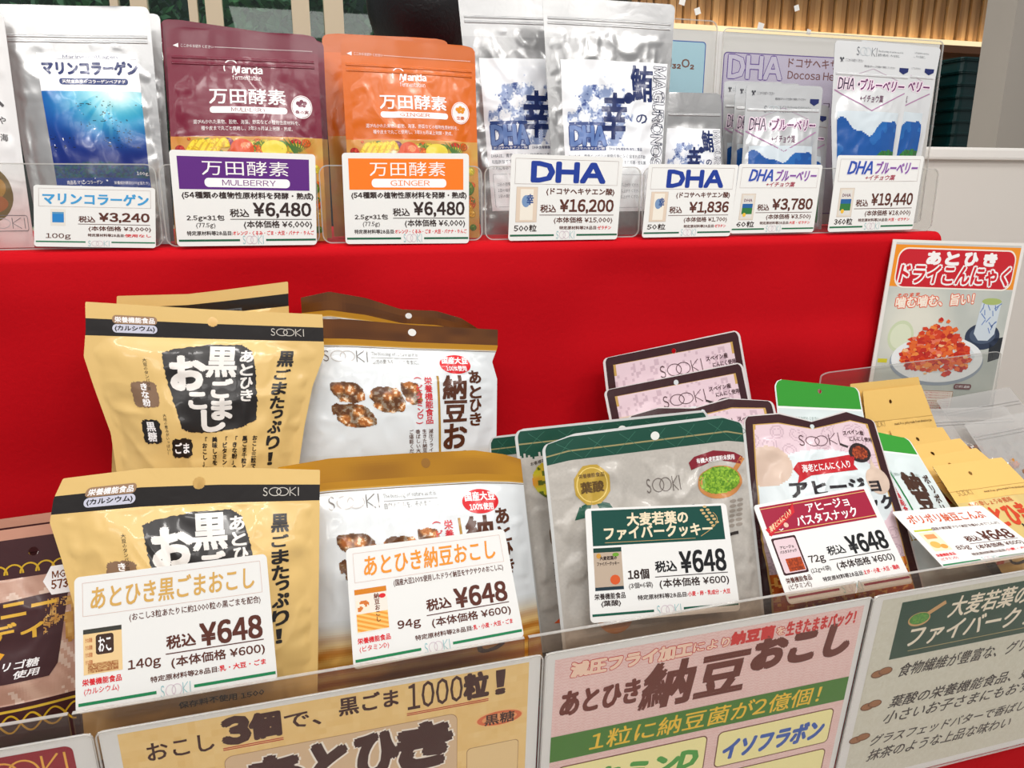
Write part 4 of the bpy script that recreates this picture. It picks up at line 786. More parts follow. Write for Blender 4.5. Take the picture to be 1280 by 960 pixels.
def berry(q, Y0, label, seed, big, full=True, lean=7, L=None, R=None):
    H = 200 if big else 150; a = .66 if big else .50
    p = Pouch(q, Y0, lean, T=.011, W=100, H=H, Z0=ZF, floor=ZF, vh=.80, seed=seed, nu=64 if full else 40, nv=90 if full else 60, wr=.6, cr=.006, L=L, R=R)
    A = Art(100, H); PU = (118, 58, 96)
    if big: ty, ly, my = 150, 186, 127
    else: ty, ly, my = 104, 122, 88
    A.sooki(27 if big else 24, ly, 52, ly + (9 if big else 7), (100, 106, 112), (186, 196, 200), .5)
    A.text('The blessing of nature as it is.', 54, ly + 4.5, 86, ly + 7, (90, 96, 100), 0, res=1); A.text('自然の恵みを、そのままに。', 54, ly + .5, 82, ly + 3.4, (90, 96, 100), 0, res=1)
    cy = H * .89 if big else H * .925
    A.text('✂', 7, cy, 12, cy + 5, (50, 50, 60), .02, res=1); A.text('ここからお切りください', 14, cy + 1, 36, cy + 4, (80, 80, 86), 0, res=1); A.text('開封後はチャックを閉めて保存してください', 38, cy - 4, 78, cy - 1.5, (80, 80, 86), 0, res=1)
    A.poly([(84, cy - 2), (96, cy - 2), (96, cy - 6), (90, cy - 9), (84, cy - 6)], (30, 40, 96), 1)
    A.text('DHA・', 6, ty, 34, ty + 12, (62, 48, 70), .02, it=.2, out=((236, 214, 228), .8)); A.text('ブルーベリー', 35, ty, 94, ty + 12, (104, 50, 96), .03, it=.2, out=((236, 214, 228), .8)); A.text('+イチョウ葉', 34, ty - 13, 66, ty - 5, (96, 50, 80), .015, it=.2)
    A.line([(2, ty - 1), (50, ty - 22), (96, ty - 1)], 1.3, (166, 118, 156), 1); A.line([(16, ty + 12), (50, ty + 23), (84, ty + 12)], .4, (166, 128, 156), 1)
    A.pic(7, 8, 91, my, 90, 80, lambda X, Y: hills(X, Y, 7, 8, 91, my), 1)
    return p.build('supplement_pouch', label, 'pouch', 'supplement pouches on the upper row', const((226, 227, 228)), foil if not big else mat('white_gloss_film', None, .24, metal=.25, coat=.3, bump=.0006, bscale=30), A if full else None, film, zips=(.83,))
berry([(1075, 50), (1176, 60), (1134, 288), (1062, 289)], .968, 'taller mountain picture pouch standing behind and right of its twin', 41, True)
berry([(1044, 50), (1144, 58), (1104, 289), (1042, 290)], .925, 'taller mountain picture pouch in front, at the right end of the row', 42, True, L=[(0, 0), (.6, -.006), (1, 0)])
berry([(905, 101), (980, 103), (985, 289), (900, 290)], .998, 'rearmost small mountain picture pouch, leftmost sliver of the stack', 43, False, True)
berry([(920, 103), (1000, 105), (1000, 289), (908, 290)], .965, 'second small mountain picture pouch, just left behind the front one', 44, False, True)
berry([(958, 122), (1037, 132), (1026, 289), (940, 290)], .945, 'small mountain picture pouch showing at the right behind the front one', 45, False, True)
berry([(933, 105), (1029, 108), (1018, 290), (922, 291)], .922, 'front small mountain picture pouch with purple lozenge lines', 46, False, R=[(0, 0), (.6, -.004), (1, 0)])

# ------------------------------------------------------------------ lower row: front notices hung under the tray
def poster(name, x0, x1, label, draw, h=.255):
    A = Art((x1 - x0) * 1000, h * 1000); ox = x0 * 1000; oy = A.H   # art y = local + H, so notes use (x - ox, y + oy)
    draw(A, ox, oy)
    l = math.radians(-5.5); it = Item([(0, 0), (10, 0), (10, 10), (0, 10)], .556, .70, -5.5)
    M = it.M.copy(); xc = (x0 + x1) / 2; bot = Vector((xc, .556, .70)) + Vector((M[0][2], M[1][2], M[2][2])) * (-h + .003)
    M = Matrix(((1, 0, 0, bot.x), (0, M[1][1], M[1][2], bot.y), (0, M[2][1], M[2][2], bot.z), (0, 0, 0, 1)))
    w = x1 - x0; it.M = M; it.Q = [np.array([-w / 2, h]), np.array([w / 2, h]), np.array([w / 2, 0]), np.array([-w / 2, 0])]; it.w = w; it.h = h; it.t0 = -.0006
    root = empty(name, M, label, 'notice', 'printed notices under the tray')
    V, Q = boxv(-w / 2, w / 2, -.0006, 0, 0, h); mk('paper_sheet', V, [Q], mat('notice_paper', (232, 230, 226), .4), root)
    lay(it, A, root, mat('notice_print', None, .38, coat=.25))
    acrylic('x', rr(-w / 2 - .002, -.001, w / 2 + .002, h + .002, .006, 4), -.0028, -.0016, None, None, root=root, m=clearmat('sleeve_clear', (254, 254, 254), .01, .05, .0), ew=.0012)
    return root
def paper_tex(A, x0, y0, x1, y1, c, c2, n=80, s=9, arcs=False):
    def f(X, Y):
        if arcs:
            gx = np.floor(X / 7); 
            d = np.full(len(X), 9.)
            for k in (0, 1):
                cx = (np.floor(X / 7 - k * .5) + .5 + k * .5) * 7; cy = (np.floor(Y / 3.5 + 0) - k * .0) * 3.5; d = np.minimum(d, np.hypot(X - cx, Y - cy))
            return mixc(c, c2, (np.sin(d * 4.2) > .45) * .8)
        return mixc(c, c2, fbm(X / s, Y / s, 3, 4))
    A.pic(x0, y0, x1, y1, n, n * 2 // 3 if not arcs else n, f, 0, 'printed_background')
DB = (62, 16, 14)
def d1(A, ox, oy):
    g = lambda x, y: (x - ox, y + oy)
    x0, y0 = g(-162, -245); x1, y1 = g(163, -5); paper_tex(A, x0, y0, x1, y1, (236, 194, 120), (246, 212, 146), 60)
    def T(t, xa, ya, xb, yb, c=DB, b=.02, **k): a, b_ = g(xa, ya); c_, d = g(xb, yb); A.text(t, a, b_, c_, d, c, b, **k)
    T('おこし', -144, -36, -96, -19, b=.015); T('3', -88, -33, -70, -9, b=.06); T('個', -68, -33, -46, -9, b=.05); T('で、', -42, -30, -14, -15, b=.015); T('黒ごま', 1, -26, 49, -8, b=.025)
    T('1000', 57, -33, 104, -6, b=.01); T('粒', 106, -33, 126, -7, b=.05); T('！', 134, -33, 141, -9, b=.04)
    for a, b, y in ((-90, -44, -37), (56, 127, -36.5)):
        for k in (0, 1.8): p0 = g(a, y - k); p1 = g(b, y - k); A.line([p0, p1], .9, (190, 30, 34), 2, 'underline')
    a, b = g(-90, -128); c, d = g(99, -46); A.rect(a - .4, b - .4, c + .4, d + .4, (170, 120, 90), 1, 'name_panel', 7); A.rect(a, b, c, d, (222, 190, 152), 2, 'name_panel', 7)
    for ch, xa, xb in (('と', -22, 4), ('ひ', 14, 46), ('き', 50, 92)): T(ch, xa, -96, xb, -52, DB, .06, z=3, res=4, out=((250, 240, 226), 1.3))
    T('あ', -72, -96, -32, -56, DB, .06, z=3, res=4, out=((250, 240, 226), 1.3))
    T('黒ごまおこし', -84, -170, 140, -134, DB, .06, z=3, res=3)
    a, b = g(137.5, -60); A.ell(a, b, 22, 9, (246, 196, 130), 1, 'badge'); A.ell(a, b, 20.5, 7.6, (224, 110, 62), 2, 'badge'); A.ell(a, b, 16, 5.5, (240, 160, 100), 3, 'badge'); T('黒糖', 124, -66, 151, -54.5, DB, .02, z=4)
    a, b = g(108, -130); c, d = g(156, -88); A.rect(a, b, c, d, (170, 120, 90), 1, 'side_panel', 4); A.rect(a + .5, b + .5, c - .5, d - .5, (238, 206, 150), 2, 'side_panel', 4)
def d2(A, ox, oy):
    g = lambda x, y: (x - ox, y + oy)
    x0, y0 = g(187, -245); x1, y1 = g(511, -8); paper_tex(A, x0, y0, x1, y1, (240, 206, 200), (232, 188, 182), 210, arcs=True)
    def T(t, xa, ya, xb, yb, c=DB, b=.02, **k): a, b_ = g(xa, ya); c_, d = g(xb, yb); A.text(t, a, b_, c_, d, c, b, **k)
    o = ((206, 40, 40), .55); P_ = (250, 214, 190)
    T('減圧フライ加工', 203, -30, 322, -15, P_, .05, z=2, out=o); T('により', 324, -27, 362, -17, P_, .03, z=2, out=o); T('納豆菌', 364, -27, 410, -13, (214, 46, 44), .05); T('を', 413, -25, 422, -16, P_, .03, z=2, out=o); T('生きたままパック！', 424, -28, 503, -12, (214, 46, 44), .05)
    T('あとひき', 195, -72, 272, -46, (110, 38, 24), .05, it=.1, res=3); T('納豆', 274, -84, 386, -34, (104, 36, 22), .035, it=.12, res=3); T('おこし', 392, -62, 500, -26, (104, 36, 22), .06, it=.12, res=4)
    p = [g(181, -124), g(522, -124), g(522, -94), g(181, -94)]; A.poly([g(187, -125), g(511, -125), g(511, -95), g(187, -95)], (62, 124, 34), 2, 'green_band')
    T('1粒に納豆菌が2億個！', 226, -121, 480, -99, (240, 196, 50), .01, z=3, res=3, it=.1)
    for k, (xa, xb, t, c) in enumerate(((196, 352, 'ビタミンD', (70, 160, 60)), (366, 500, 'イソフラボン', (44, 92, 180)))):
        a, b = g(xa, -178); c2, d = g(xb, -134); A.rect(a - 1.2, b - 1.2, c2 + 1.2, d + 1.2, (110, 44, 24), 2, 'info_panel', 6); A.rect(a, b, c2, d, (250, 240, 170), 3, 'info_panel', 5); T(t, xa + 8, -170, xb - 8, -146, c, .05, z=4, it=.15)
    for xa, xb in ((196, 352), (366, 500)): a, b = g(xa, -232); c2, d = g(xb, -188); A.rect(a - 1.2, b - 1.2, c2 + 1.2, d + 1.2, (110, 44, 24), 2, 'info_panel', 6); A.rect(a, b, c2, d, (250, 240, 170), 3, 'info_panel', 5)
def d3(A, ox, oy):
    g = lambda x, y: (x - ox, y + oy)
    x0, y0 = g(533, -246); x1, y1 = g(865, -6); paper_tex(A, x0, y0, x1, y1, (206, 202, 182), (218, 216, 200), 130, 3)
    a, b = g(558, -84); c, d = g(852, -13); A.rect(a, b, c, d, (14, 66, 50), 1, 'green_panel'); A.line([g(580, -77), g(840, -77)], .7, (190, 170, 110), 2, 'green_panel')
    def T(t, xa, ya, xb, yb, c=(40, 32, 30), b=.012, **k): a, b_ = g(xa, ya); c_, d = g(xb, yb); A.text(t, a, b_, c_, d, c, b, **k)
    CW = (240, 228, 204)
    T('大麦若葉の', 622, -43, 728, -18, CW, .02, z=2, it=.2, res=3); T('ファイバークッキー', 578, -72, 800, -47, CW, .02, z=2, it=.2, res=3)
    sx_, sy_ = g(585, -38); A.line([(sx_, sy_), (sx_ + 30, sy_ + 16)], 5, (206, 160, 104), 2, 'spoon_picture'); A.ell(sx_, sy_, 14, 8.5, (206, 160, 104), 2, 'spoon_picture'); A.ell(sx_, sy_ + .8, 12.5, 7, (70, 140, 50), 3, 'spoon_picture')
    rg = np.random.default_rng(3)
    for _ in range(60): r_ = rg.random() ** .5; t = rg.random() * 6.28; A.ell(sx_ + 11 * r_ * math.cos(t), sy_ + .8 + 6 * r_ * math.sin(t), .9, .7, (90 + rg.integers(40), 170, 60), 4, 'spoon_picture', 6)
    for (x, y) in ((552, -98), (548, -140), (543, -184)):
        for dx, dy in ((-4, -2.2), (5, 0)):
            a, b = g(x + dx, y + dy); A.ell(a, b, 9, 5.2, (112, 66, 30), 2 + (dx > 0), 'cookie_picture', 14); A.ell(a, b + .4, 7.6, 4, (156, 100, 56), 3 + (dx > 0), 'cookie_picture', 14)
    k = dict(it=.3)
    T('食物繊維が豊富な、グリーンな焼き菓子', 576, -110, 862, -93, **k); T('葉酸の栄養機能食品、妊娠中の方や', 572, -151, 860, -135, **k); T('小さいお子さまにもおすすめです', 570, -172, 850, -156, **k)
    T('グラスフェッドバターで香ばしく', 560, -200, 790, -186, **k); T('抹茶のような上品な味わい', 560, -222, 760, -206, **k)
def d0(A, ox, oy):
    g = lambda x, y: (x - ox, y + oy); a, b = g(-420, -60); c, d = g(-193, -7); A.rect(a, b, c, d, (150, 16, 40), 1, 'logo_panel', 6)
    a, b = g(-262, -40); c, d = g(-199, -12); A.sooki(a, b, c, d, (240, 176, 70), (240, 176, 70), 1.6); a, b = g(-500, -240); c, d = g(-200, -80); A.rect(a, b, c, d, (236, 222, 204), 1, 'lower_panel')
poster('hanging_notice', -.512, -.1795, 'white notice with crimson logo panel at the bottom left corner', d0)
poster('hanging_notice', -.1745, .1735, 'cream notice about black sesame with red double underlines', d1)
poster('hanging_notice', .1785, .5175, 'pink patterned notice with green band and yellow handwritten line', d2)
poster('hanging_notice', .5215, .872, 'beige notice with dark green heading panel and cookie bullets', d3)

# ------------------------------------------------------------------ lower price cards
def low(kind):
    A = Art(150, 102)
    def rest(w, wx, al, c=GR, nut='(カルシウム)', thumbfn=None, dark=BR, a=58, b=86, nutc=RD, sub=None):
        A.text('税込', 67, 38, 89, 48, dark, .025, z=1); A.text('¥648', 93, 36.5, 141, 54, dark, .034, z=1, res=3); A.rect(66, 34, 142, 34.8, dark, 1, 'lettering'); A.text('(本体価格 ¥600)', 70, 22.5, 142, 31.5, dark, .02, z=1)
        A.text(w, wx, 25, wx + (24 if len(w) > 3 else 20), 34, dark, .02, z=1)
        if sub: A.text(sub, wx - 1, 17, wx + 22, 22, dark, .01, z=1, res=1)
        allergens(A, 54, 106, 142, 14.5, 19, al, dark)
        A.text('栄養機能食品', 5, 20, 33, 25, nutc, .025, z=1, res=1); A.text(nut, 6, 12.5, 31, 18, nutc, .01, z=1, res=1); stripe(A, c, a, b, 6.5, 2.4)
    for q in (((6, 72), (144, 72)), ((6, 97), (144, 97)), ((6, 72), (6, 97)), ((144, 72), (144, 97))):
        if kind in ('goma', 'natto', 'konbu'): A.line(q, .35, (220, 190, 180), 0, 'header_panel')
    if kind == 'goma':
        A.text('あとひき黒ごまおこし', 12, 76, 138, 93.5, (216, 170, 92), .02, it=.1, z=1, res=3); A.text('(おこし3粒あたりに約1000粒の黒ごまを配合)', 40, 63, 142, 69.5, BR, .012, z=1, res=1)
        A.rect(6, 28, 34, 62, (240, 206, 150), 0, 'product_photo'); A.rect(6, 58.5, 34, 62, (60, 60, 54), 1, 'product_photo'); A.rect(15, 42, 28, 57, (66, 44, 34), 1, 'product_photo', 2); A.text('おこ', 17, 44, 26, 55, WT, .03, z=2, part='product_photo', res=1)
        for k in range(4): A.text('きな黒糖', 7.5, 52 - k * 5.5, 12.5, 55.5 - k * 5.5, (196, 110, 60), .01, z=2, part='product_photo', res=1)
        A.pic(9, 29, 31, 36, 24, 8, lambda X, Y: mixc((224, 190, 130), (150, 80, 40), vn(X, Y, 3)), 1, 'product_photo'); rest('140g', 38, '乳・大豆・ごま')
    if kind == 'natto':
        A.text('あとひき納豆おこし', 15, 76, 137, 94, (240, 150, 50), .02, it=.1, z=1, res=3); A.text('(国産大豆100%使用したドライ納豆をサクサクのおこしに)', 40, 63.5, 142, 70, BR, .02, z=1, res=1)
        A.rect(5, 29, 33, 66, (240, 232, 220), 0, 'product_photo'); A.rect(5, 61.5, 33, 66, (216, 130, 30), 1, 'product_photo'); A.pic(5.5, 30, 32.5, 45, 30, 16, lambda X, Y: mixc((236, 150, 50), (250, 206, 120), np.sin(X * .6 + Y * 1.6) * .5 + .5), 1, 'product_photo')
        A.pic(6, 47, 17, 56, 12, 10, lambda X, Y: mixc((246, 232, 210), (214, 120, 50), (vn(X / 2, Y / 2, 3) > .5) * 1.), 1, 'product_photo'); A.vtext('納豆おこし', 24, 61, 5, (120, 60, 40), .02, z=2, part='product_photo', res=1); A.ell(29, 58, 3, 2, RD, 2, 'product_photo', 10); rest('94g', 40, '乳・小麦・大豆・ごま', nut='(ビタミンD)')
    if kind == 'fiber':
        g2 = (14, 72, 62); A.rect(6, 68, 144, 100, g2, 0, 'header_panel'); CW = (238, 222, 190)
        A.text('大麦若葉の', 42, 85, 106, 96.5, CW, .03, z=1, res=2); A.text('ファイバークッキー', 18, 73, 131, 84.5, CW, .03, z=1, res=2); A.line([(18, 70.5), (112, 70.5)], .5, (190, 160, 110), 1, 'header_panel')
        a = np.linspace(0, 1, 14); A.line(np.stack([118 + 20 * np.sin(a * 2.2), 72 + 22 * a], 1), .6, (196, 160, 100), 1, 'wheat_drawing')
        for k in range(6):
            for sgn in (-1, 1): A.ell(124 + k * 2.2 + sgn * 1.8 * (k % 2 * .3 + 1), 98 - k * 3 + sgn * 1.6, 2.2, 1.2, (206, 176, 120), 1, 'wheat_drawing', 8)
        A.rect(6, 28, 34, 66, (190, 170, 150), 0, 'product_photo'); A.rect(6, 62, 34, 66, (20, 60, 50), 1, 'product_photo'); A.rect(6, 28, 34, 31, (30, 50, 60), 1, 'product_photo'); A.text('大麦若葉の', 12, 55, 29, 58.5, DK, .03, z=2, part='product_photo', res=1); A.text('ファイバークッキー', 9, 50, 31, 53.5, DK, .03, z=2, part='product_photo', res=1)
        A.ell(28, 59.5, 3.4, 1.8, (110, 160, 50), 2, 'product_photo', 10); A.ell(26, 37, 5, 4.5, (214, 90, 40), 2, 'product_photo', 12); A.ell(11, 59, 2.4, 2.4, (206, 150, 60), 2, 'product_photo', 10)
        A.text('税込', 67, 41, 89, 51, (24, 24, 26), .025, z=1); A.text('¥648', 93, 39, 141, 59, (20, 20, 22), .034, z=1, res=3); A.rect(66, 36.5, 142, 37.2, DK, 1, 'lettering'); A.text('(本体価格 ¥600)', 70, 25.5, 142, 34.5, DK, .02, z=1)
        A.text('18個', 39, 36, 60, 45, DK, .03, z=1); A.text('(3個×6袋)', 39, 27, 63, 33, DK, .01, z=1, res=1); allergens(A, 47, 98, 142, 17, 21.5, '小麦・卵・乳成分・大豆', DK)
        A.text('栄養機能食品', 5, 20, 35, 25.5, DK, .02, z=1, res=1); A.text('(葉酸)', 11, 13, 30, 19, DK, .02, z=1, res=1); stripe(A, (22, 88, 70), 62, 92, 6.5, 2.2)
    if kind == 'ahijo':
        W_ = (160, 22, 56); A.rect(6, 69, 144, 99, W_, 0, 'header_panel'); A.line([(6, 96.6), (144, 96.6)], .7, (226, 180, 110), 1, 'header_panel'); A.line([(6, 71.4), (144, 71.4)], .7, (226, 180, 110), 1, 'header_panel')
        A.text('アヒージョ', 62, 85.5, 117, 94.5, WT, .02, z=1); A.text('パスタスナック', 44, 73.5, 122, 83.5, WT, .02, z=1)
        A.poly([(4, 76), (8, 77), (42, 92), (48, 98), (46, 88), (14, 72), (8, 68)], (206, 32, 44), 2, 'ribbon_picture'); A.text('海老とにんにく入り', 9, 72, 42, 78, (250, 226, 180), .02, z=3, tilt=.46, res=1)
        A.ell(30, 77, 3, 2.6, (232, 190, 170), 2, 'header_panel', 10); A.line([(20, 74), (22, 72.6), (25, 74)], .9, WT, 2, 'header_panel')
        A.rect(6, 28, 36, 66, (60, 24, 30), 0, 'product_photo', 2); A.rect(8, 30, 34, 64, (226, 200, 206), 1, 'product_photo', 2); A.text('アヒージョ', 13, 54, 29, 57, DK, .03, z=2, part='product_photo', res=1); A.text('パスタスナック', 11, 49.5, 31, 52.5, DK, .03, z=2, part='product_photo', res=1)
        A.pic(14, 31, 33, 44, 20, 14, lambda X, Y: mixc((206, 80, 20), (120, 40, 10), vn(X * .7, Y * .7, 3)), 2, 'product_photo'); A.text('¥648', 93, 38, 142, 56, (20, 20, 22), .036, z=1, res=3); A.text('税込', 66, 40, 88, 49, (30, 28, 30), .02, z=1); A.rect(64, 35.4, 142, 36.1, DK, 1, 'lettering')
        A.text('(本体価格 ¥600)', 70, 24, 142, 33, DK, .02, z=1); A.text('72g', 41, 34, 60, 43, DK, .02, z=1); A.text('(12g×6袋)', 38, 25, 62, 31, DK, .01, z=1, res=1); allergens(A, 48, 98, 142, 16, 20.5, 'えび・小麦・大豆・鶏肉', DK)
        A.text('栄養機能食品', 6, 20, 36, 25.5, BR, .02, z=1, res=1); A.text('(ビタミンE)', 6, 13, 33, 19, BR, .01, z=1, res=1); stripe(A, W_, 62, 92, 6.5, 2.2)
    if kind == 'konbu':
        A.text('ポリポリ納豆こんぶ', 12, 77, 136, 93, (206, 84, 36), .02, it=.1, z=1, res=3); A.text('(国産の納豆菌"ドライ納豆"を噛みしめて"こんぶ")', 34, 63, 142, 69, BR, .015, z=1, res=1)
        A.rect(6, 64, 34, 67, (190, 196, 60), 0, 'product_photo'); A.rect(9, 29, 35, 62, (244, 226, 190), 0, 'product_photo'); A.ell(18, 40, 7, 6, (240, 180, 90), 1, 'product_photo'); A.ell(28, 36, 5, 4, (236, 160, 70), 1, 'product_photo'); A.rect(14, 50, 30, 58, (236, 150, 90), 1, 'product_photo'); rest('85g', 42, '小麦・大豆', nut='(ビタミンD)')
    return A
ZT = .705
card([(93, 722), (333, 692), (347, 850), (95, 893)], .572, ZT, 17, 'price card with gold lettering leaning on the front black sesame pouch', 'price cards in the tray', low('goma'), th=.0007)
card([(432, 686), (630, 661), (655, 796), (442, 837)], .572, ZT, 22, 'price card with orange lettering leaning on the front white soybean pouch', 'price cards in the tray', low('natto'), th=.0007)
card([(731, 636), (907, 629), (925, 763), (738, 779)], .577, ZT, 20, 'price card with dark green header on the grey cookie pouch', 'price cards in the tray', low('fiber'), th=.0007)
card([(941, 632), (1083, 607), (1141, 729), (986, 756)], .572, ZT, 32, 'price card with crimson header on the dark framed pasta snack pouch', 'price cards in the tray', low('ahijo'), th=.0007)
card([(1114, 640), (1226, 632), (1305, 693), (1181, 712)], .593, ZT, 52, 'price card lying back at the right with rust coloured lettering', 'price cards in the tray', low('konbu'), th=.0007)

# ------------------------------------------------------------------ black sesame pouches (cream with black band)
CR = (226, 190, 120); BK = (26, 20, 18)
def brush_block(A, x0, y0, x1, y1, c, seed, part='brush_panel', z=1):
    P = np.array(rr(x0, y0, x1, y1, min(x1 - x0, y1 - y0) * .22, 12)); Q = []
    for i in range(len(P)):
        a, b = P[i], P[(i + 1) % len(P)]; n = max(1, int(np.hypot(*(b - a)) / .9)); Q += [a + (b - a) * k / n for k in range(n)]
    Q = np.array(Q); rg = np.random.default_rng(seed); c0 = Q.mean(0); d = Q - c0; d /= np.hypot(*d.T)[:, None]; A.poly(Q + d * (rg.random((len(Q), 1)) - .5) * .9, c, z, part)
def goma(q, Y0, lean, label, seed, art=True, **k):
    W, H = 100, 110
    def cf(X, Y):
        c = np.tile(np.array(CR, float), (len(X), 1)); c[(Y > 95.6) & (Y < 103)] = BK; return c
    p = Pouch(q, Y0, lean, T=.019, kind='pillow', W=W, H=H, iso=True, vh=.865, seed=seed, vb=(95.6, 103), cr=.0012, hole=(.515, .945, .0046) if art else None, seal=.03, nu=100 if art else 50, nv=112 if art else 60, **k)
    A = None
    if art:
        A = Art(W, H); D = lambda t, x0, d0, x1, d1, c, b, **kk: A.text(t, x0, H - d1, x1, H - d0, c, b, **kk)
        A.rect(10.5, H - 8.8, 28.5, H - 5, (160, 126, 96), 1, 'badge', 1.6); D('栄養機能食品', 11.5, 5.7, 27.5, 8.2, WT, .03, res=1); A.rect(10.5, H - 12.8, 28.5, H - 9, (206, 206, 222), 1, 'badge', 1.8); D('(カルシウム)', 11.5, 9.6, 27.5, 12.2, BK, .03, res=1)
        A.sooki(76.5, H - 12, 91, H - 8.2, (206, 200, 190), None, .35)
        P = np.array([(31, 21.5), (36, 19.5), (50, 17.2), (64, 17), (68, 20), (71, 30), (73.5, 44), (73.5, 54), (66, 57.5), (52, 59.5), (40, 59), (36.5, 57), (35, 48), (32, 34)], float); P[:, 1] = H - P[:, 1]
        Q = []; rg = np.random.default_rng(5)
        for i in range(len(P)):
            for t in np.arange(0, 1, .07): Q.append(P[i] * (1 - t) + P[(i + 1) % len(P)] * t + rg.normal(0, .2, 2))
        A.poly(Q, BK, 1, 'brush_panel'); KW = (232, 226, 220)
        D('黒', 49.5, 18.5, 62, 32.5, KW, .035, z=2, res=3); D('ご', 52, 34, 61, 42.5, KW, .045, z=2, res=3); D('ま', 52, 43.5, 61, 53, KW, .045, z=2, res=3)
        D('お', 34.5, 23.5, 48.5, 38.5, KW, .045, z=2, res=3); D('こ', 41.5, 40.5, 49, 47.5, KW, .05, z=2, res=3); D('し', 47, 49, 57.5, 58.5, KW, .05, z=2, res=3)
        for ch, d in (('あ', 20), ('と', 26.5), ('ひ', 33), ('き', 39)): D(ch, 63.5 + (d - 20) * .1, d, 69 + (d - 20) * .1, d + 5.4, KW, .03, z=2, res=2)
        for ch, d, h in (('黒', 20, 7.5), ('ご', 29, 5), ('ま', 35.5, 6), ('た', 42.5, 6), ('っ', 49.5, 4), ('ぷ', 55, 6), ('り', 62.5, 6.5), ('！', 71, 6)): D(ch, 80 + (ch in 'っ！') * 1.5, d, 86.8 - (ch == '！') * 3, d + h, BK, .035, z=2, res=3)
        brush_block(A, 16, H - 47, 27.5, H - 35, (134, 104, 80), 3); A.vtext('きな粉', 21.8, H - 35.5, 3.7, WT, .03, z=3); brush_block(A, 17, H - 64, 26, H - 53, BK, 4); A.vtext('黒糖', 21.4, H - 53.6, 4.8, WT, .02, z=3)
        A.vtext('大豆のタンパク質', 24, H - 24, 1.9, BK, z=2, res=1); A.vtext('大地の恵みがいっぱい！', 29, H - 50, 1.8, BK, z=2, res=1)
        brush_block(A, 31, H - 71, 41, H - 62, BK, 6); D('ごま', 32.5, 64, 39.5, 69, WT, .03, z=3)
        for k_, t in enumerate(('おこし三粒で', '黒ごま千粒と', '「きな粉」の', '「ビタミン」と', '美味しさを', '「おこし」に')): A.vtext(t, 73.5 - k_ * 5.2, H - 61.5, 2.8, BK, .03, z=2, res=1)
        D('保存料不使用 1500', 40, 96, 76, 99, BK, .02, res=1)
    return p.build('snack_pouch', label, 'pouch', 'snack pouches in the lower tray', cf, matte, A, None, back=CR)
goma([(146, 370), (360, 352), (366, 583), (140, 583)], .812, 4, 'rearmost cream pouch showing only its tilted top edge', 51, False, floor=.75, top=[(0, 0), (.4, -.004), (.6, -.003), (1, 0)])
goma([(107, 380), (403, 393), (393, 583), (128, 583)], .735, 11, 'middle cream pouch with black band and large brushed black sesame sign', 52, floor=.751, wr=.85, L=[(0, 0), (.3, .012), (.5, .010), (.68, .0), (.8, -.006), (.9, -.002), (1, 0)], R=[(0, 0), (.3, -.016), (.5, -.012), (.68, -.006), (.82, .004), (1, 0)], top=[(0, .002), (.5, .0), (1, 0)])
goma([(79, 598), (400, 587), (397, 868), (104, 905)], .602, 17, 'front cream pouch with black band, half covered by its price card', 53, wr=.95, L=[(0, 0), (.55, .0), (.72, -.006), (.85, -.012), (.93, -.008), (1, 0)], top=[(0, 0), (.3, .006), (.6, .005), (1, 0)], curl=.002)

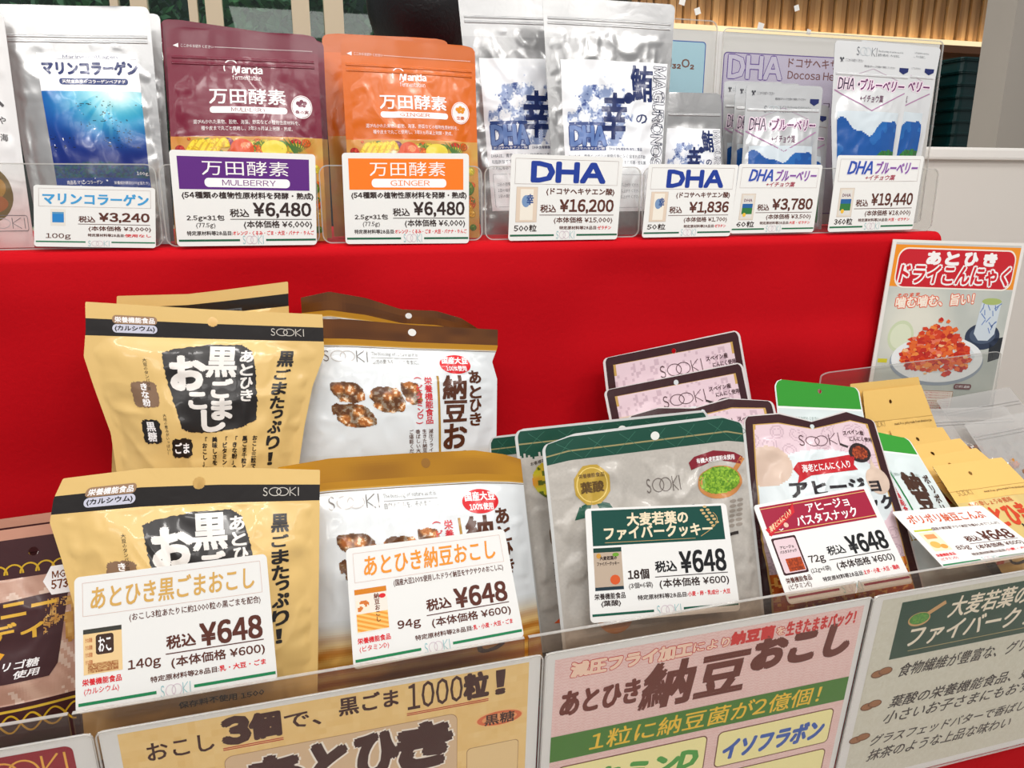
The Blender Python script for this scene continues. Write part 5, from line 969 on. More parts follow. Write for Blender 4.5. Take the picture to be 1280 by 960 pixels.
# ------------------------------------------------------------------ soybean brittle pouches (white with brown and gold band)
def chips(X, Y, s=1):
    d1, d2, i = vor(X / 7, Y / 6, s); e = fbm(X / 1.3, Y / 1.3, 3, s + 2); c = mixc((150, 84, 34), (226, 168, 104), sm(.3, .7, e) * (.5 + .5 * i))
    return mixc(c, (246, 232, 214), (e > .64) * .7) * (1.1 - .5 * sm(.2, .5, d1))[:, None]
def natto(q, Y0, lean, label, seed, art=True, band=None, **k):
    W, H = 100, 110; bt = 99.3
    def cf(X, Y):
        c = np.tile((226., 230., 232.), (len(X), 1)); br = mixc((84, 46, 14), (110, 64, 20), vn(X / 9, Y / 4, 3)); gd = (184, 130, 26)
        if band == 'gold': br = mixc((196, 140, 30), (150, 100, 22), vn(X / 20, Y / 5, 4))
        m = Y > 101.8; c[m] = br[m]; m = (Y > bt) & (Y <= 101.8); c[m] = gd
        m = Y < 50; w = np.sin(Y * 1.1 + 3 * vn(X / 18, Y / 10, 5)) * .5 + .5; cc = mixc(mixc((196, 116, 30), (240, 190, 100), w), (120, 60, 20), sm(26, 14, Y) * .5 * vn(X / 6, Y / 4, 8)); c[m] = cc[m]; c = mixc(c, (222, 226, 226), sm(34, 50, Y) * (Y < 50))
        m = Y < 12; cc = mixc((196, 130, 96), (110, 56, 36), sm(.25, .5, vor(X / 4, Y / 3, 3)[0])); c[m] = cc[m]; return c
    p = Pouch(q, Y0, lean, T=.018, kind='pillow', W=W, H=H, iso=True, vh=.885, seed=seed, vb=(bt, 101.8), cr=.001, seal=.012, hole=None, nu=92 if art else 50, nv=104 if art else 60, **k)
    A = Art(W, H); GL = (146, 140, 134); D = lambda t, x0, d0, x1, d1, c, b, **kk: A.text(t, x0, H - d1, x1, H - d0, c, b, **kk)
    A.line([(0, bt - .9), (100, bt - .9)], .3, (120, 92, 40), 0, 'gold_line'); A.line([(0, bt - .1), (100, bt - .1)], .5, (206, 160, 70), 0, 'gold_line')
    A.ell(59, H - 3.6, 1.9, 1.7, (240, 238, 232) if not band else (150, 104, 40), 0, 'hang_hole', 16)
    A.sooki(18, H - 18, 38, H - 13.2, (120, 112, 106), (196, 190, 186), .4)
    D('The blessing of nature as it is.', 40, 13.4, 62, 15.4, GL, .0, res=1); A.line([(40, H - 16), (62, H - 16)], .2, GL, 1); D('自然の恵みを、そのままに。', 40, 16.6, 62, 18.8, GL, .0, res=1)
    A.ell(80, H - 18.4, 7.8, 4.6, (216, 24, 34), 0, 'badge', 34); D('国産大豆', 73.6, 14.8, 86.4, 18, WT, .03, z=2); D('100%使用', 75, 19, 85.2, 21.6, WT, .03, z=2)
    if art:
        B2 = (84, 42, 20)
        for (x0, d0, x1, d1, s) in ((20, 26, 36, 37, 1), (20, 36, 40, 48, 2), (37, 28, 54, 42, 3), (52, 26, 62, 38, 4)):
            y0, y1 = H - d1, H - d0; cx, cy = (x0 + x1) / 2, (y0 + y1) / 2; rx, ry = (x1 - x0) / 2, (y1 - y0) / 2
            A.pic(x0, y0, x1, y1, int(x1 - x0) * 3, int(y1 - y0) * 3, lambda X, Y, s=s: chips(X, Y, s), 1, 'brittle_picture', mask=lambda X, Y, cx=cx, cy=cy, rx=rx, ry=ry, s=s: np.abs((X - cx) / rx + .35 * (Y - cy) / ry) ** 3 + np.abs((Y - cy) / ry) ** 3 < .9 - .45 * vn(X / 2, Y / 2, s))
        A.rect(69.3, H - 62, 70.4, H - 24, (170, 128, 44), 1)
        A.vtext('栄養機能食品', 65, H - 24.4, 3.9, (206, 30, 46), .02, step=3.8); A.vtext('(ビタミンD)', 60.6, H - 24.4, 3.6, (206, 30, 46), .015)
        for k_, t in enumerate(('減圧フライ加工で', '生きた納豆菌と', '香ばしい大豆を', 'ご堪能ください')): A.vtext(t, 65.5 - k_ * 3.2, H - 49.5, 2.3, B2, .01, res=1)
        for ch, d, h in (('納', 24, 11.5), ('豆', 36.5, 10), ('お', 48, 12), ('こ', 62, 8), ('し', 72, 9)): D(ch, 72, d, 83.6, d + h, B2, .03, z=2, res=3, it=.05)
        for ch, d in (('あ', 21.5), ('と', 29), ('ひ', 36), ('き', 43)): D(ch, 85.6, d, 91.4, d + 6.3, B2, .03, z=2, res=2)
    return p.build('snack_pouch', label, 'pouch', 'snack pouches in the lower tray', cf, mat('gloss_film', None, .2, coat=.4, bump=.0006, bscale=26), A, None, back=(222, 222, 220))
natto([(376, 372), (598, 398), (588, 560), (388, 560)], .838, 3, 'rearmost white soybean pouch under its curling dark brown top', 61, False, floor=.751, top=[(0, 0), (.15, .010), (.35, .008), (.55, 0), (.75, .003), (.9, -.002), (1, -.012)])
natto([(348, 400), (622, 412), (620, 567), (364, 572)], .764, 10, 'middle white pouch with brown header and brittle picture', 62, wr=.6, floor=.751, R=[(0, 0), (.72, 0), (.82, -.006), (.9, .0), (1, .0)], top=[(0, .002), (.3, .004), (.6, .001), (1, 0)])
natto([(347, 584), (650, 572), (676, 800), (372, 870)], .632, 17, 'front white pouch with gold header behind its price card', 63, wr=.6, band='gold', top=[(0, 0), (.2, .006), (.5, .008), (.8, .009), (.93, .004), (1, -.001)], curl=.003)

# ------------------------------------------------------------------ grey linen cookie pouches with green header
GN = (14, 70, 54)
def linen(X, Y, b=(186, 180, 172)):
    return np.tile(np.array(b, float), (len(X), 1)) * (1 + .05 * (vn(X * 2, Y * 2, 3) - .5)[:, None])
def cookie(q, Y0, lean, label, seed, art=1, **k):
    W, H = 100, 112
    def cf(X, Y):
        c = linen(X, Y); m = (Y > 100); c[m] = GN; m = (Y > 104) & (Y < 104.7); c[m] = (150, 140, 96)
        if art == 2: m = (Y <= 100) & (Y > 95) & (vn(X / .9, Y / 7, 5) > (100 - Y) / 5 * .9 + .1); c[m] = GN
        m = (X < 1.4) | (X > 98.6) | (Y > 110.8); c[m] = (206, 206, 204); return c
    p = Pouch(q, Y0, lean, T=.014, W=W, H=H, vh=.87, seed=seed, vb=(100, 104, 104.7, 110.8), ub=(1.4, 98.6), cr=.010, seal=.03, nu=96 if art else 50, nv=108 if art else 60, **k)
    A = Art(W, H)
    for a in range(7): A.line([(4 + a * 15, 100.5), (14 + a * 15, 109.5)], .2, (60, 116, 96), 0, 'header_lines'); A.line([(18 + a * 15, 100.5), (6 + a * 15, 109.5)], .2, (60, 116, 96), 0, 'header_lines')
    A.ell(53.5, 106.4, 2.2, 2, (226, 228, 222), 1, 'hang_hole', 14)
    if art == 1:
        D_ = (70, 60, 54); A.sooki(47, 80, 63, 87, (110, 100, 94), None, .35)
        P = [(21 + 8.4 * math.cos(t) * (1 + .05 * (i % 2)), 87.5 + 9.4 * math.sin(t) * (1 + .05 * (i % 2))) for i, t in enumerate(np.linspace(0, 6.283, 17)[:-1])]; A.poly(P, (190, 156, 60), 1, 'gold_badge'); A.ring(21, 87.5, 7.2, 8, .5, (232, 206, 120), 2, 'gold_badge')
        A.poly([(14, 78), (20, 80), (18, 73), (11, 72)], (16, 80, 62), 0, 'gold_badge'); A.poly([(22, 80), (28, 78), (31, 72), (24, 73)], (16, 80, 62), 0, 'gold_badge'); A.text('葉酸', 15.5, 84, 26.5, 89, (96, 70, 30), .04, z=3); A.text('栄養機能食品', 15, 91, 27, 93, (110, 84, 40), .02, z=3, res=1)
        A.poly([(69, 92), (72, 94.5), (82, 96.4), (93, 94.6), (97, 92.5), (95.5, 88.8), (92, 90.8), (82, 92.4), (73, 90.4), (70, 88.4)], (130, 24, 40), 1, 'ribbon'); A.text('有機大麦若葉粉末使用', 73, 91.2, 92.5, 93.6, WT, .02, z=3, res=1)
        A.line([(90, 84), (97, 92)], 2.4, (196, 130, 70), 1, 'spoon_picture'); A.ell(83.5, 81, 11.8, 8, (196, 130, 70), 1, 'spoon_picture', 30)
        A.pic(72, 74, 95, 89, 46, 30, lambda X, Y: mixc((70, 120, 20), (170, 206, 60), vn(X * 1.6, Y * 1.6, 3)), 2, 'powder_picture', mask=lambda X, Y: ((X - 83.3) / 10.6) ** 2 + ((Y - 82) / 6.6) ** 2 < 1)
        A.text('大麦若葉の', 38, 64, 78, 72, (44, 36, 34), .04, it=.0); A.text('ファイバークッキー', 30, 50, 90, 60, (44, 36, 34), .04)
        for k_ in range(6):
            for s_ in (-1, 1): A.ell(91 - k_ * .4 + s_ * 2.2, 71 - k_ * 2.4, 2, .9, (150, 140, 130), 1, 'wheat_drawing', 8)
        A.ell(24, 26, 8, 9, (214, 140, 60), 1, 'badge'); A.text('大麦', 19, 23, 29, 28, (70, 40, 30), .02, z=3); A.frame(30, 4, 70, 14, .35, (110, 100, 90), 1, r=4); A.text('ニュージーランドの香り', 36, 9.5, 62, 12, D_, .01, res=1); A.text('有機大麦若葉粉末使用の焼き菓子', 32, 5, 67, 7.6, D_, .01, res=1)
        A.pic(60, 2, 96, 10, 40, 10, lambda X, Y: fruit(X, Y, 8), 1, 'cookie_picture')
    if art == 2:
        A.text('お客様専用', 6, 93, 15, 94.8, (70, 60, 54), .01, res=1, tilt=.2)
        A.pic(5, 74, 22, 96, 34, 44, lambda X, Y: mixc(mixc((190, 190, 40), (226, 110, 40), vn(X / 4, Y / 5, 3)), (70, 90, 20), (vn(X / 2.4, Y / 2.4, 5) > .62) * .9), 1, 'cookie_picture', mask=lambda X, Y: ((X - 13.5) / 8) ** 2 + ((Y - 85) / 10) ** 2 < 1 - .3 * vn(X / 3, Y / 3, 2))
        A.rect(11, 52, 18, 62, (112, 88, 68), 1, 'badge', 3); A.vtext('葉酸', 14.5, 60.5, 3.6, WT, .01, z=3, res=1)
        for k_ in range(5):
            for s_ in (-1, 1): A.ell(15 + s_ * 2.2, 44 - k_ * 3, 2.3, 1, (80, 72, 66), 1, 'wheat_drawing', 8)
        A.line([(15, 26), (16, 48)], .4, (80, 72, 66), 1, 'wheat_drawing'); A.poly([(8, 14), (24, 14), (24, 26)], (222, 90, 40), 1, 'printed_panel')
    return p.build('snack_pouch', label, 'pouch', 'snack pouches in the lower tray', cf, mat('linen_film', None, .3, coat=.35, bump=.0006, bscale=30), A, None, back=(196, 194, 190))
cookie([(610, 546), (765, 529), (775, 740), (630, 760)], .70, 12, 'rearmost green topped pouch, a dark green strip behind the cookie pouches', 71, 0, wr=.5)
cookie([(642, 537), (885, 512), (900, 770), (676, 812)], .640, 16, 'second grey linen pouch with leafy edge, left behind the front one', 72, 2, wr=1.1, R=[(0, 0), (1, 0)])
cookie([(676, 549), (930, 521), (955, 762), (703, 808)], .600, 17, 'front grey linen pouch with green powder spoon and gold badge', 73, 1, wr=1.4, top=[(0, -.004), (.12, .002), (.5, .003), (.9, .004), (1, -.004)])

# ------------------------------------------------------------------ pasta snack pouches, dark frame with gold line
def pasta(q, Y0, lean, label, seed, art=True, fr=3.4, **k):
    W, H = 100, 150; D_ = (56, 22, 26); G_ = (196, 156, 84)
    def cf(X, Y):
        e = np.minimum(np.minimum(X, W - X), H - Y); c = np.tile((226., 200., 208.), (len(X), 1))
        d1, d2, i = vor(X / 13, Y / 13, 4); c = mixc(c, (190, 160, 172), ((np.abs(d1 - .35) < .035) | (np.abs(d1 - .2) < .03)) * .6)
        m = ((X - 50) / 46) ** 2 + ((Y - 88) / 36) ** 2 < 1; c[m] = (222, 230, 232)
        m = ((X - 14) / 16) ** 2 + ((Y - 112) / 15) ** 2 < 1; c[m] = (214, 188, 170)
        m = Y < 34; c[m] = mixc(mixc((220, 110, 30), (150, 50, 16), vn(X / 3, Y / 3, 3)), (246, 190, 90), (vn(X / 2, Y / 1.6, 8) > .7) * .8)[m]; m = Y < 8; c[m] = (60, 60, 90)
        wv = 1.6 * vn(Y / 16, X * 0, 6); c[e < 7.2 + wv * .4] = G_; c[e < 6.2 + wv * .4] = D_; c[e < .9] = (214, 206, 204); return c
    p = Pouch(q, Y0, lean, T=.014, W=W, H=H, vh=.90, seed=seed, cr=.008, seal=.03, nu=110 if art else 60, nv=140 if art else 70, hole=(.5, .965, .0032), **k)
    A = Art(W, H); A.sooki(38, 127, 68, 136, (90, 60, 66), None, .5)
    A.text('スペイン産', 72, 133, 88, 136.5, (70, 40, 44), .02, res=1); A.text('にんにく使用', 76, 128, 94 - 1, 131.5, (70, 40, 44), .02, res=1)
    A.ell(81, 119, 8.5, 7.5, (46, 34, 34), 1, 'pan_picture', 22); A.pic(74, 113, 88, 125, 16, 14, lambda X, Y: mixc((206, 90, 40), (90, 30, 20), vn(X, Y, 3)), 2, 'pan_picture', mask=lambda X, Y: ((X - 81) / 6.2) ** 2 + ((Y - 119) / 5) ** 2 < 1); A.line([(73, 124), (68, 127)], 1.6, (46, 34, 34), 1, 'pan_picture')
    if art:
        A.poly([(30, 109), (34, 114), (72, 118), (76, 116), (74, 110), (76, 106), (36, 103), (31, 98), (33, 104)], (190, 30, 40), 1, 'ribbon'); A.text('海老とにんにく入り', 36, 106, 71, 112, WT, .02, z=3, tilt=.06)
        A.text('アヒージョ', 26, 88, 88, 99, (40, 34, 38), .04); A.text('パスタスナック', 16, 73, 94, 84, (40, 34, 38), .04)
        A.ell(88, 96, 9, 11, (216, 192, 174), 1, 'garlic_drawing', 20); A.poly([(85, 104), (88, 116), (91, 104)], (216, 192, 174), 1, 'garlic_drawing')
    return p.build('snack_pouch', label, 'pouch', 'snack pouches in the lower tray', cf, film, A, None, back=(210, 204, 204))
pasta([(753, 447), (924, 413), (950, 560), (770, 600)], .790, 14, 'rearmost dark framed pasta snack pouch, highest in its stack', 81, False, wr=.4)
pasta([(754, 487), (928, 453), (958, 600), (785, 640)], .745, 18, 'second pasta snack pouch from the back of its stack', 82, False, wr=.5)
pasta([(782, 520), (966, 500), (995, 620), (820, 660)], .69, 24, 'pasta snack pouch with wavy top directly behind the front one', 83, False, wr=.6, top=[(0, 0), (.2, .006), (.45, .001), (.7, .008), (1, .0)])
pasta([(929, 520), (1092, 520), (1150, 722), (950, 760)], .628, 24, 'front pasta snack pouch, dark framed with pan and garlic print', 84, True, wr=.9, top=[(0, 0), (.25, .003), (.5, -.006), (.8, .006), (1, -.003)], L=[(0, 0), (.5, -.006), (1, 0)], R=[(0, 0), (.4, .004), (.7, 0), (1, 0)])

# ------------------------------------------------------------------ kelp pouches with green header
def konbu(q, Y0, lean, label, seed, art=True, **k):
    W, H = 100, 130
    def cf(X, Y):
        c = np.tile((216., 226., 226.), (len(X), 1)); c[Y > 112] = (52, 150, 46); c[(Y > 110.5) & (Y <= 112)] = (240, 240, 238); c[(X < 1) | (X > 99)] = (226, 230, 228); return c
    p = Pouch(q, Y0, lean, T=.011, W=W, H=H, vh=.84, seed=seed, vb=(112, 110.5), cr=.010, hole=(.52, .955, .0030), nu=64, nv=84, **k)
    A = Art(W, H); A.text('ここからお切りください', 14, 102, 46, 105, (130, 150, 140), .0, res=1); A.sooki(30, 88, 50, 94, (130, 170, 160), None, .5); A.text('自然の恵みを、そのままに。', 52, 89, 84, 92, (120, 140, 130), .0, res=1)
    if art:
        for ch, yy in (('納', 76), ('豆', 58), ('こ', 42), ('ん', 28), ('ぶ', 12)): A.text(ch, 58, yy, 80, yy + 16, (70, 40, 24), .05, res=3)
        A.rect(47, 20, 49, 92, (20, 120, 60), 1); A.vtext('栄養機能食品', 40, 86, 6, (200, 40, 50), .02); A.vtext('(ビタミンD)', 32, 86, 5, (200, 40, 50), .01)
        for cx, cy in ((20, 66), (28, 60), (16, 56), (24, 52)): A.ell(cx, cy, 6, 4.4, (224, 196, 110), 1, 'bean_picture', 14); A.ell(cx - 1, cy + 1, 3, 1.8, (240, 222, 160), 2, 'bean_picture', 10)
        A.text('生 納豆', 10, 34, 40, 42, (160, 130, 60), .02); A.poly([(88, 20), (94, 30), (98, 20)], (206, 40, 50), 1)
        A.vtext('ポリポリ', 90, 92, 9, (70, 40, 24), .03)
    return p.build('snack_pouch', label, 'pouch', 'snack pouches in the lower tray', cf, mat('gloss_film', None), A, None, back=(210, 214, 212))
konbu([(967, 475), (1073, 483), (1100, 640), (985, 640)], .715, 24, 'rear pouch with green header and round hang hole', 91, False, wr=.4)
konbu([(1036, 530), (1134, 546), (1222, 690), (1110, 705)], .66, 38, 'front green headed kelp pouch behind the lying price card', 92, True, wr=.6)

# ------------------------------------------------------------------ yellow konjac jerky pouches
YL = (232, 190, 108)
def konjac(q, Y0, lean, label, seed, art=False, **k):
    W, H = 100, 120
    def cf(X, Y):
        c = np.tile(np.array(YL, float), (len(X), 1)); m = Y < 84; c[m] = mixc((206, 180, 110), (222, 196, 130), vn(X / 20, Y / 20, 3))[m]; c[(Y > 94) & (Y < 94.7)] = (190, 150, 80); return c
    p = Pouch(q, Y0, lean, T=.009, W=W, H=H, vh=.80, seed=seed, vb=(84, 94, 94.7), cr=.0015, nu=56, nv=72, hole=(.42, .91, .0028), **k)
    A = Art(W, H); A.sooki(8, 90, 26, 95, (170, 140, 84), None, .4); A.text('meat-free jerky made from dried konjac', 40, 89.4, 96, 92, (90, 60, 30), .01, res=1)
    A.text('ぴり辛しょうゆ風味', 12, 78, 62, 83, (196, 80, 40), .01, res=1); A.text('あとひき', 12, 58, 66, 76, (206, 66, 28), .05, res=3)
    if art:
        A.text('ドライ', 48, 44, 90, 58, (40, 32, 26), .015, res=3); A.text('こんにゃく', 12, 26, 90, 42, (40, 32, 26), .015, res=3)
        A.pic(0, 30, 14, 60, 14, 30, lambda X, Y: mixc((220, 80, 40), (246, 230, 214), (vn(X / 5, Y / 7, 3) > .5) * 1.), 1, 'jerky_picture')
        A.text('原料・産地にこだわった逸品', 30, 14, 80, 19, (90, 60, 40), .01, res=1); A.rect(70, 4, 96, 12, (40, 34, 30), 1)
    return p.build('snack_pouch', label, 'pouch', 'snack pouches in the lower tray', cf, mat('gloss_film', None), A, None, back=(226, 200, 140))
konjac([(1062, 480), (1148, 471), (1166, 560), (1075, 570)], .782, 12, 'rearmost yellow jerky pouch, only its top strip visible below the notice', 101, wr=.3)
konjac([(1078, 489), (1151, 481), (1175, 545), (1086, 560)], .75, 22, 'second rearmost yellow jerky pouch with orange brushed lettering', 102, wr=.3)
konjac([(1112, 538), (1178, 534), (1215, 590), (1140, 600)], .72, 34, 'third yellow jerky pouch from the back', 103, wr=.3)
konjac([(1122, 560), (1200, 548), (1250, 600), (1160, 612)], .692, 46, 'fourth yellow jerky pouch from the back', 104, wr=.3)
konjac([(1142, 575), (1220, 560), (1282, 612), (1190, 628)], .662, 50, 'fifth yellow jerky pouch, just behind the front one', 105, wr=.3)
konjac([(1165, 583), (1252, 572), (1345, 665), (1235, 690)], .628, 54, 'front yellow jerky pouch with large orange and outlined lettering', 106, True, wr=.5)

# ------------------------------------------------------------------ brown honey candy pouches at the left
def candy(q, Y0, lean, label, seed, art=True, **k):
    W, H = 100, 124; DB_ = (66, 34, 36); GD = (206, 164, 40)
    def cf(X, Y):
        c = mixc((168, 122, 104), (212, 176, 156), fbm(X / 9 + Y / 14, Y / 30 - X / 50, 3, 3)); c = mixc(c, (226, 206, 190), (vn(X / 3 + Y / 5, Y / 26, 6) > .74) * .6)
        c[Y > 96] = DB_; c[Y < 28] = DB_; c[(Y > 24) & (Y < 25.4)] = (214, 176, 60); c[(Y > 118)] = (196, 142, 120); return c
    p = Pouch(q, Y0, lean, T=.014, W=W, H=H, vh=.78, seed=seed, vb=(96, 28, 24, 25.4, 118), cr=.001, nu=70, nv=84, hole=(.80, .885, .0036), **k)
    A = Art(W, H); t = np.linspace(0, 1, 160)
    for ph in (0, math.pi): A.line(np.stack([2 + 96 * t, 17.5 + 4.6 * np.sin(t * 30 + ph)], 1), 1.0, GD, 1, 'gold_pattern')
    for n in range(13): a = np.linspace(0, np.pi, 12); A.line(np.stack([4 + n * 7.4 + 4.4 * np.cos(a), 98.5 + 5.2 * np.sin(a)], 1), .9, GD, 1 + n % 2, 'gold_pattern')
    A.poly([(-0, 40), (86, 40), (90, 46), (96, 86), (0, 80)], DB_, 1, 'name_panel'); A.text('マヌカハニー', 10, 72, 90, 82, (222, 172, 60), .03, tilt=.04); A.text('キャンディ', 12, 60, 84, 70, (222, 172, 60), .03, tilt=.04)
    A.poly([(42, 50), (62, 58), (66, 56), (62, 51), (46, 46)], (226, 160, 30), 2, 'spoon_drawing'); A.line([(20, 44), (44, 49)], 1.2, (222, 172, 60), 2, 'spoon_drawing'); A.text('オリゴ糖', 58, 47, 82, 51.5, WT, .02, it=.2, res=1); A.text('使用', 70, 42, 82, 46, WT, .02, it=.2, res=1)
    A.poly([(88, 100), (104, 100), (104, 84), (88, 84), (84, 92)], WT, 3, 'badge'); A.text('MGO', 88.5, 93, 98, 97, (120, 60, 20), .02, z=4, res=1); A.text('573+', 88, 87, 98.5, 92, (120, 60, 20), .03, z=4, res=1)
    A.pic(84, 56, 98, 82, 14, 26, lambda X, Y: mixc((176, 120, 50), (214, 170, 96), vn(X / 2, Y / 2, 3)), 1, 'candy_picture', mask=lambda X, Y: vn(X / 4, Y / 5, 7) > .45)
    if not art: A.rect(60, 100, 99, 116, DB_, 4, 'name_panel', 3); A.text('マヌカ', 66, 103, 96, 112, (226, 176, 60), .02, z=5)
    return p.build('snack_pouch', label, 'pouch', 'snack pouches in the lower tray', cf, film, A, None, back=(120, 90, 80))
candy([(-140, 668), (66, 640), (92, 860), (-110, 900)], .69, 14, 'brown honey candy pouch behind, seen above the front one at far left', 111, False, wr=.6)
candy([(-190, 690), (94, 650), (100, 868), (-160, 915)], .632, 16, 'front brown honey candy pouch with gold wave pattern at the left edge', 112, True, wr=.7)

# ------------------------------------------------------------------ clear bags of dried snacks at the right
def clearbag(q, Y0, lean, label, seed):
    p = Pouch(q, Y0, lean, T=.012, W=100, H=130, vh=.80, seed=seed, cr=.004, nu=40, nv=52, wr=1.1)
    root = empty('clear_snack_bag', p.M, label, 'bag', 'clear bags of dried snacks'); cm = clearmat('bag_film', (246, 244, 242), .10, .12, .30, .0012)
    nu, nv = len(p.us), len(p.vs); j, i = np.meshgrid(np.arange(nv - 1), np.arange(nu - 1), indexing='ij'); a = (j * nu + i).ravel(); Q = np.stack([a, a + 1, a + nu + 1, a + nu], 1); n = nu * nv
    mk('bag_film', np.vstack([p.P.reshape(-1, 3), p.B.reshape(-1, 3)]), [np.vstack([Q, Q[:, ::-1] + n])], cm, root, smooth=True)
    for zv in (.88, .855):
        us = np.linspace(.02, .98, 30); VV = []
        for dv, hh in ((-1.2, 0), (-.6, .9), (.6, .9), (1.2, 0)): P, N = p.S(us, np.full(30, zv + dv / 1000 / p.h)); VV.append(P + N * hh * .001)
        a = (np.arange(3)[:, None] * 30 + np.arange(29)).ravel(); mk('zip_ridge', np.vstack(VV), [np.stack([a, a + 1, a + 31, a + 30], 1)], clearmat('zip_clear', (236, 234, 232), .2, .15, .35), root, smooth=True)
    rg = np.random.default_rng(seed); V = []; Fc = []; C = []; b = 0; bm = bmesh.new(); bmesh.ops.create_icosphere(bm, subdivisions=1, radius=1); S0 = np.array([v.co[:] for v in bm.verts]); F0 = np.array([[v.index for v in f.verts] for f in bm.faces]); bm.free()
    for _ in range(70):
        u = .14 + .72 * rg.random(); v = .06 + .58 * rg.random() ** 1.2; c = p.pt(np.array([u]), np.array([v]))[0]; r = np.array([.006, .0028, .004]) * (.6 + rg.random()); th = rg.random() * 3; s = S0 * r * (1 + .25 * rg.random((len(S0), 1)))
        s = np.stack([s[:, 0] * math.cos(th) - s[:, 2] * math.sin(th), s[:, 1], s[:, 0] * math.sin(th) + s[:, 2] * math.cos(th)], 1); V.append(s + (c[0], -.002 + .003 * rg.normal(), c[1])); Fc.append(F0 + b); b += len(S0); C.append(np.tile(lin((120 + rg.integers(80), 70 + rg.integers(50), 20 + rg.integers(30))), (len(F0), 1)))
    tag(mk('dried_snack_filling', np.vstack(V), [np.vstack(Fc)], mat('dried_snack', None, .45), root, np.vstack(C)), kind='stuff')
clearbag([(1150, 512), (1256, 508), (1330, 610), (1215, 622)], .762, 34, 'clear zip bag next to the yellow jerky pouches, brown pieces inside', 121)
clearbag([(1205, 530), (1300, 512), (1390, 640), (1280, 650)], .715, 44, 'clear zip bag at the right frame edge in front of another', 122)
clearbag([(1170, 500), (1262, 484), (1340, 580), (1230, 590)], .79, 24, 'rearmost clear zip bag, its glossy top below the konjac notice', 123)

# ------------------------------------------------------------------ standing konjac notice with clear pocket
A = Art(230, 260)
A.rect(6, 4, 224, 256, (200, 202, 196), 0, 'printed_background'); A.rect(6, 192, 224, 253, (240, 146, 26), 1, 'header_panel')
A.rect(12, 190, 219, 249, (248, 238, 226), 2, 'header_panel', 16); A.rect(14, 192, 217, 247, (202, 16, 34), 3, 'header_panel', 15)
for ch, x in (('あ', 62), ('と', 94), ('ひ', 127), ('き', 161)): A.text(ch, x, 226, x + 22, 243, WT, .06, z=4, res=3)
A.text('ドライこんにゃく', 20, 197, 212, 224, (206, 18, 34), .03, z=4, it=.1, res=3, out=(WT, 1.8))
A.text('そのまま', 22, 176, 60, 181, (226, 80, 40), .03, z=3, tilt=.08); A.text('噛む噛む、旨い！', 22, 160, 156, 176, (250, 236, 220), .03, z=3, tilt=.07, res=3, out=((230, 90, 50), .9))
A.pic(6, 6, 224, 190, 110, 92, lambda X, Y: mixc(mixc((206, 208, 200), (176, 182, 176), fbm(X / 40, Y / 40, 3, 3)), (226, 224, 210), sm(90, 20, np.hypot(X - 60, Y - 130))), 1, 'printed_background')
A.ell(40, 118, 22, 24, (206, 216, 180), 2, 'bowl_picture'); A.ell(40, 118, 18, 19, (222, 228, 200), 3, 'bowl_picture')
A.ell(185, 122, 32, 20, (40, 52, 76), 2, 'cup_picture'); A.ell(185, 124, 24, 13, (70, 84, 108), 3, 'cup_picture'); A.poly([(168, 126), (172, 172), (208, 176), (206, 126), (196, 116), (178, 116)], (206, 216, 224), 4, 'cup_picture'); A.ell(190, 174, 18, 5, (170, 186, 110), 5, 'cup_picture')
rg = np.random.default_rng(9)
for _ in range(16): x = 172 + rg.random() * 32; y = 124 + rg.random() * 40; A.line([(x, y), (x + rg.normal() * 5, y + 8)], 1.6, (110, 136, 190), 5, 'cup_picture')
A.poly([(204, 84), (224, 90), (224, 122), (200, 118)], (30, 34, 40), 2, 'cup_picture'); A.rect(8, 78, 24, 84, (206, 196, 40), 3, 'bowl_picture')
A.ell(112, 82, 84, 36, (150, 160, 172), 4, 'plate_picture', 44); A.ell(112, 86, 82, 35, (236, 238, 238), 5, 'plate_picture', 44); A.ell(112, 90, 66, 25, (216, 222, 224), 6, 'plate_picture', 44)
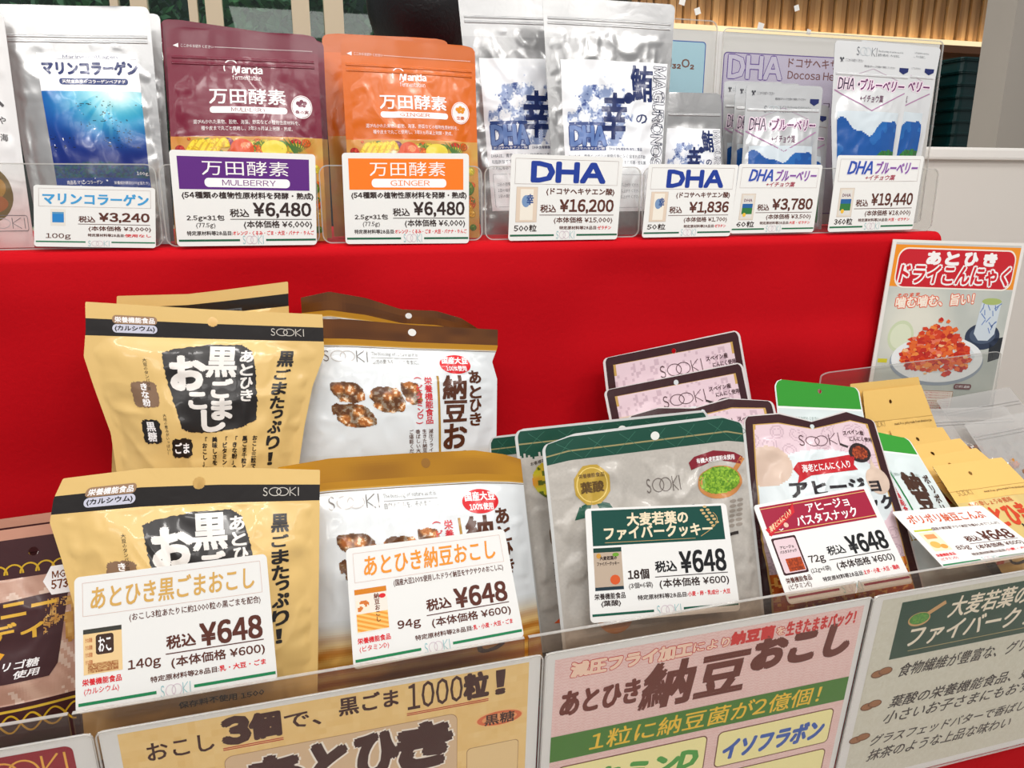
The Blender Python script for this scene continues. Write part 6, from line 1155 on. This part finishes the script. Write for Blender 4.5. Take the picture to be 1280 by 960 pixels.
for k in range(520):
    t = rg.random() * 6.28; r = rg.random() ** .6; x = 108 + 62 * r * math.cos(t); y = 84 + 26 * r * math.sin(t) + (1 - abs(x - 104) / 70) * 44 * rg.random(); s = 4 + 5 * rg.random(); a = rg.random() * 6.28
    c = [(214, 60, 20), (196, 36, 16), (232, 104, 36), (240, 140, 60), (170, 24, 14), (236, 120, 90), (246, 190, 140)][rg.choice(7, p=[.27, .2, .2, .12, .1, .06, .05])]
    A.poly([(x + s * math.cos(a + b) * (.6 + .5 * rg.random()), y + s * .6 * math.sin(a + b) * (.6 + .5 * rg.random())) for b in (0, 1.2, 2.3, 3.6, 4.9)], c, 7 + k / 70, 'jerky_picture')
A.rect(70, 8, 150, 38, (238, 226, 214), 16, 'info_box'); 
for q in (((70, 38), (150, 38)), ((70, 8), (70, 38)), ((150, 8), (150, 38)), ((72, 23), (148, 23))): A.line(q, .8, (176, 120, 80), 17, 'info_box')
A.text('国産こんにゃく', 74, 27, 96, 34, (70, 50, 44), .02, z=17, res=1); A.text('佐賀産だし', 74, 12, 96, 19, (70, 50, 44), .02, z=17, res=1)
for k in range(3): A.text('1gで約100gのこんにゃく', 100, 34 - k * 3.8, 146, 36.6 - k * 3.8, (206, 70, 66), .01, z=17, res=1); A.text('素材を生かした楽しい味', 100, 18.6 - k * 3.8, 146, 21.2 - k * 3.8, (206, 70, 66), .01, z=17, res=1)
A.rect(150, 42, 182, 50, (112, 62, 66), 16, 'name_tag', 3.5); A.text('ピリ辛だし醤油味', 153, 44, 179, 48, WT, .01, z=17, res=1)
card([(1116, 299), (1281, 304), (1236, 522), (1079, 516)], .846, .70, 4, 'standing konjac notice with red title and plate of orange jerky', None, A, name='standing_notice', cat='notice', r=0, th=.0012, cardpart='notice_board', col=(236, 232, 226))
it = Item([(1026, 466), (1252, 438), (1232, 560), (1010, 570)], .838, .70, 4); root = empty('clear_pocket', it.M, 'clear acrylic pocket sheet in front of the konjac notice', 'acrylic sheet')
P = np.array(rr(0, 0, 1, 1, .05)); pp = it.pt(P[:, 0], P[:, 1]); acrylic('x', pp, -.0012, 0, None, None, root=root)
